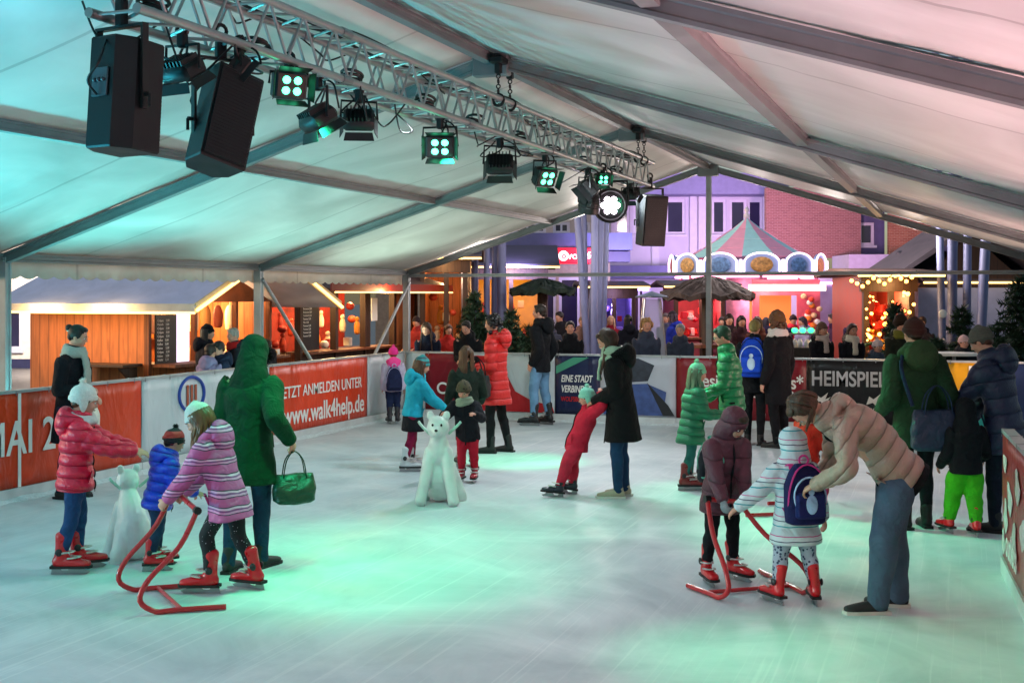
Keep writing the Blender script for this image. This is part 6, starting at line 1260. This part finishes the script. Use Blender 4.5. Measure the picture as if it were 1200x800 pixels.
pi = P_['beige']; q = G(); q.loft([(tuple(pi['H'] - pi['u'] * .14 + V((0, 0, .01))), .165, .135), (tuple(pi['H'] - pi['u'] * .04), .168, .138)], n=26, k=3, cap=False); q.build('black_top', cloth('#101114'), pi['t'])
P_['redkid'] = person('small child in red jacket and green hat partly hidden behind the beige jacket', 944, 600, 1.04, -60, K=1, lod=1, lean=6, hands=[(-.1, .2, .5), (.12, .2, .5)], top=dict(c='#c8281c', hem=.06, bulk=1.2), legs=dict(c='#15161c'), shoe=('skate', '#17181c'), hair=dict(c='#3a2a1c', s='short'), hat=dict(c='#1c6a3c'), hp=10)
P_['parka'] = person('person seen from behind in moss green parka and brown knitted hat', 1074, 618, 1.74, 6, lean=3, hands=[(-.24, .16, .98), (.23, .10, .95)], feet=[(-.12, 0, 0, 8), (.10, .05, 0, -10)], top=dict(c='#1f3a24', hem=.13, flare=1.1, bulk=1.3, hood='down', hm=cloth('#2c4228'), sl=1.12), legs=dict(c='#16181e', w=.95), shoe=('shoe', '#101012', .18), hair=dict(c='#3a2618', s='short'), hat=dict(c='#3c2420'), hp=8)
q = G(); pi = P_['parka']; q.torus(tuple(pi['N'] - pi['f'] * .03 + pi['u'] * .03), .115, .014, tuple(pi['u'] + pi['f'] * .5), 24, 8); q.build('hood_edge', cloth('#a89a4a'), pi['t'])
handbag('dark blue shoulder bag on the hip of the person in the moss green parka', pi['M'] @ V((.06, -.26, 1.02)), pi['t'].rotation_euler.z, '#1a2a44', .44, .34, .12, .2)
q = G(); o = pi['M']; q.tube([tuple(V(p)) for p in ((-.14, -.24, 1.05), (-.19, -.13, 1.35), (-.10, .02, 1.5))], .016, 8, 4); q.build('bag_strap', cloth('#1a2a44'), pi['t'])
P_['lime'] = person('child in black jacket and lime green snow trousers with red skates', 1132, 626, 1.10, 4, K=.9, lean=2, hands=[(-.16, .14, .55), (.2, .16, .6)], feet=[(-.11, .12, .0, 8, 0), (.06, -.05, 0, -14)], top=dict(c='#101318', hem=.03, bulk=1.2, hood='up'), legs=dict(c='#3fae1c', w=1.35), shoe=RS, hair=dict(c='#1a1412', s='short'), hp=10)
P_['navy'] = person('person in navy quilted coat and grey knitted hat leaning towards the child in lime trousers', 1170, 622, 1.70, 48, lean=12, hip=(0, -.05), hands=[(-.06, .42, .95), (.16, .34, .85)], feet=[(-.10, .04, 0, 8), (.10, -.08, 0, -10)], top=dict(c='#141c3c', hem=.14, flare=1.12, bulk=1.28, hood='down', puff=(.12, .006), sl=1.12), legs=dict(c='#101828', w=1.0), shoe=('shoe', '#101014', .16), hair=dict(c='#4a2a1c', s='short'), hat=dict(c='#5a5650'), hp=30)
# ---- spectators at the boards and the crowd of the market
GR = 'guests watching from behind the boards'
def guest(label, px, py_top, Z, coat, turn=180, hairc='#2a1a12', hs='short', K=0, hat=None, scarf=None, lean=8, skin='fair', arms=True, hgt=None, fur=None, hp=10, hy=0, lod=1, hood='down', grp=GR, glos=False):
    ht = hgt or max(.95, min(1.86, (hz(py_top, Z) + .05)))
    hd = [(-.12, .30, ht * .60), (.12, .30, ht * .60)] if arms else None
    return person(label, px, None, ht, turn, K=K, Z=Z, gz=-.05, lod=lod, lean=lean, hands=hd, top=dict(c=coat, hem=.1, bulk=1.12, hood=hood, fur=fur, glossy=glos), legs=dict(c=random.choice(['#14161c', '#1a2438', '#24262c'])), hair=dict(c=hairc, s=hs), hat=hat, scarf=scarf, skin=skin, hp=hp, hy=hy or random.uniform(-18, 18), group=grp, elbow=(.12, -.3, -1))
guest('woman in navy coat with brown hair looking over the corner board', 503, 377, 20.4, '#12172a', 168, '#4a2c1c', 'long', lean=14, hp=22)
guest('man in black jacket with dark hair leaning on the corner board', 549, 374, 19.9, '#0f1014', 176, '#1a1210', lean=18, hp=24)
guest('dark haired man in black jacket behind the navy board', 668, 377, 20.0, '#101116', 178, '#14100e', hp=6)
guest('woman with curly blond hair in grey coat behind the photo board', 757, 374, 19.7, '#3a3f50', 180, '#a07a4a', 'curly', hp=4)
guest('grey haired man in grey coat beside the curly haired woman', 797, 380, 19.7, '#353a48', 176, '#8f8c8c', hp=8)
guest('woman in dark coat with brown hat and pale scarf behind the black board', 960, 379, 19.6, '#14151c', 200, '#5a3a28', 'long', hat=dict(c='#6a4f44'), scarf=('#b8a49c', .1), hp=4)
guest('woman with glossy brown hair and cream scarf beside the brown hatted woman', 996, 380, 19.6, '#16161e', 190, '#3c2014', 'long', scarf=('#cfc4b4', .12), hp=8, fur='#a89888')
guest('child with white and pink knitted hat peeping over the black board', 1026, 399, 19.4, '#3a4a5a', 190, '#5a3a28', K=.6, hat=dict(c='#d8c4c8', bob='#e0b8c0'), hp=6)
guest('adult with a big dark fur hat and olive scarf behind the moss green parka', 1053, 372, 18.9, '#22261c', 185, '#3a2a1c', hat=dict(c='#2c2018', sz=1.25), scarf=('#6a6a2c', 0), hp=4)
guest('child with pale pink hat behind the yellow board', 1127, 394, 19.6, '#20242c', 185, '#5a3a28', K=.5, hat=dict(c='#e0b8b4'), hp=6)
guest('person with white headscarf among the fir trees behind the yellow board', 1104, 398, 21.5, '#5a3a3a', 170, '#4a2a1c', K=.3, hat=dict(c='#c0a8a4'))
guest('tall woman in dark coat and black hat in profile in front of the menu board', 236, 382, 17.2, '#14121c', -70, '#1a1210', 'long', hat=dict(c='#121216'), hp=6)
guest('child in pale lilac jacket at the plank hut beside the tall woman', 243, 404, 16.8, '#8a7a9c', -20, '#2a1c18', K=.6, hood='down', hp=4)
guest('child in navy jacket with dark hair between the lilac jacket and the old man', 264, 400, 17.0, '#1c2238', 120, '#1c1410', K=.5, hp=14)
guest('elderly man with grey hair and red scarf at the plank hut', 281, 385, 17.4, '#20242c', 120, '#9a948c', scarf=('#a01c1c', 0), hp=10)
guest('bending person in dark grey coat behind the orange walk board', 325, 412, 17.6, '#23262f', 90, '#14100e', lean=30, hp=30)
guest('woman in black coat at the counter of the red and orange booth', 316, 398, 18.8, '#15161c', 60, '#2a1a12', 'long', arms=False)
CG = 'visitors strolling between the stalls'
crowd = [(716, 371, 27, '#8c1c2c', 170, '#d0a888', 'person in dark red jacket near the left side of the patio heater'), (737, 370, 25, '#141620', 10, '#14100e', 'person in black seen from behind next to the patio heater'),
 (790, 366, 25.5, '#20309a', 60, '#3a2a3a', 'person in bright blue jacket right of the patio heater'), (781, 368, 27, '#4a4a60', 150, '#5a4a4a', 'person in slate coat right behind the patio heater'),
 (854, 369, 23.5, '#2c1c24', 175, '#2a1a18', 'dark haired person in brown coat under the thatched shelter'), (868, 371, 23.0, '#3a2028', 190, '#1c1214', 'person in wine coat right of the thatched shelter pole'),
 (888, 372, 22.5, '#5a2c20', 150, '#4a2c18', 'person with reddish brown hair behind the fur hatted adult'), (898, 373, 26, '#241c3c', 0, '#1c1428', 'person in violet coat facing the carousel'),
 (915, 366, 25, '#1a1c3a', 165, '#b89080', 'blond person in navy coat by the green cups'), (929, 370, 27, '#c0283c', 180, '#6a2c2c', 'person in red jacket in front of the sweets kiosk'),
 (942, 372, 26, '#a89cc0', 120, '#3a2c3a', 'person in pale lilac jacket by the sweets kiosk'), (978, 368, 25, '#3a1c3c', 90, '#2a1a28', 'person in plum coat under the glowing outlined booth'),
 (1003, 365, 23.5, '#241a3a', 175, '#2a1a1c', 'person in indigo coat left of the bauble booth'), (1013, 362, 24, '#2a1c2c', 20, '#6a3c2c', 'person in dark violet coat at the bauble booth'),
 (645, 374, 23, '#2a2c3a', 170, '#2a1c18', 'person in slate jacket behind the tall man in jeans'), (657, 366, 25.5, '#16161c', 150, '#1c1410', 'person in black in front of the yellow lit booth'),
 (682, 372, 25, '#7a5a50', 190, '#8a6a4a', 'person in tan coat behind the leaning steel pipes'), (1081, 372, 22.5, '#1a1826', 160, '#2a1c1c', 'person in black coat by the pale stall front'),
 (489, 372, 25, '#8c2a2a', 150, '#3a1c14', 'person in red jacket in front of the dark posted orange booth'), (525, 381, 22.5, '#a82420', 190, '#4a2c1c', 'person in red coat between the two corner guests'),
 (1150, 388, 22, '#2c2a3c', 170, '#3a2a2c', 'person in grey violet coat beside the tall fir'), (846, 372, 26.5, '#6a2c3c', 170, '#2a1c1c', 'person in rose coat behind the thatched shelter')]
for px, pt, Z, c, tn, hc, lab in crowd:
    guest(lab, px, pt, Z, c, tn, hc, random.choice(['short', 'short', 'long']), lod=2, arms=random.random() < .5, lean=2, grp=CG, hat=random.choice([None, None, dict(c='#2a2228')]))
bpy.data.scenes.remove(TS)
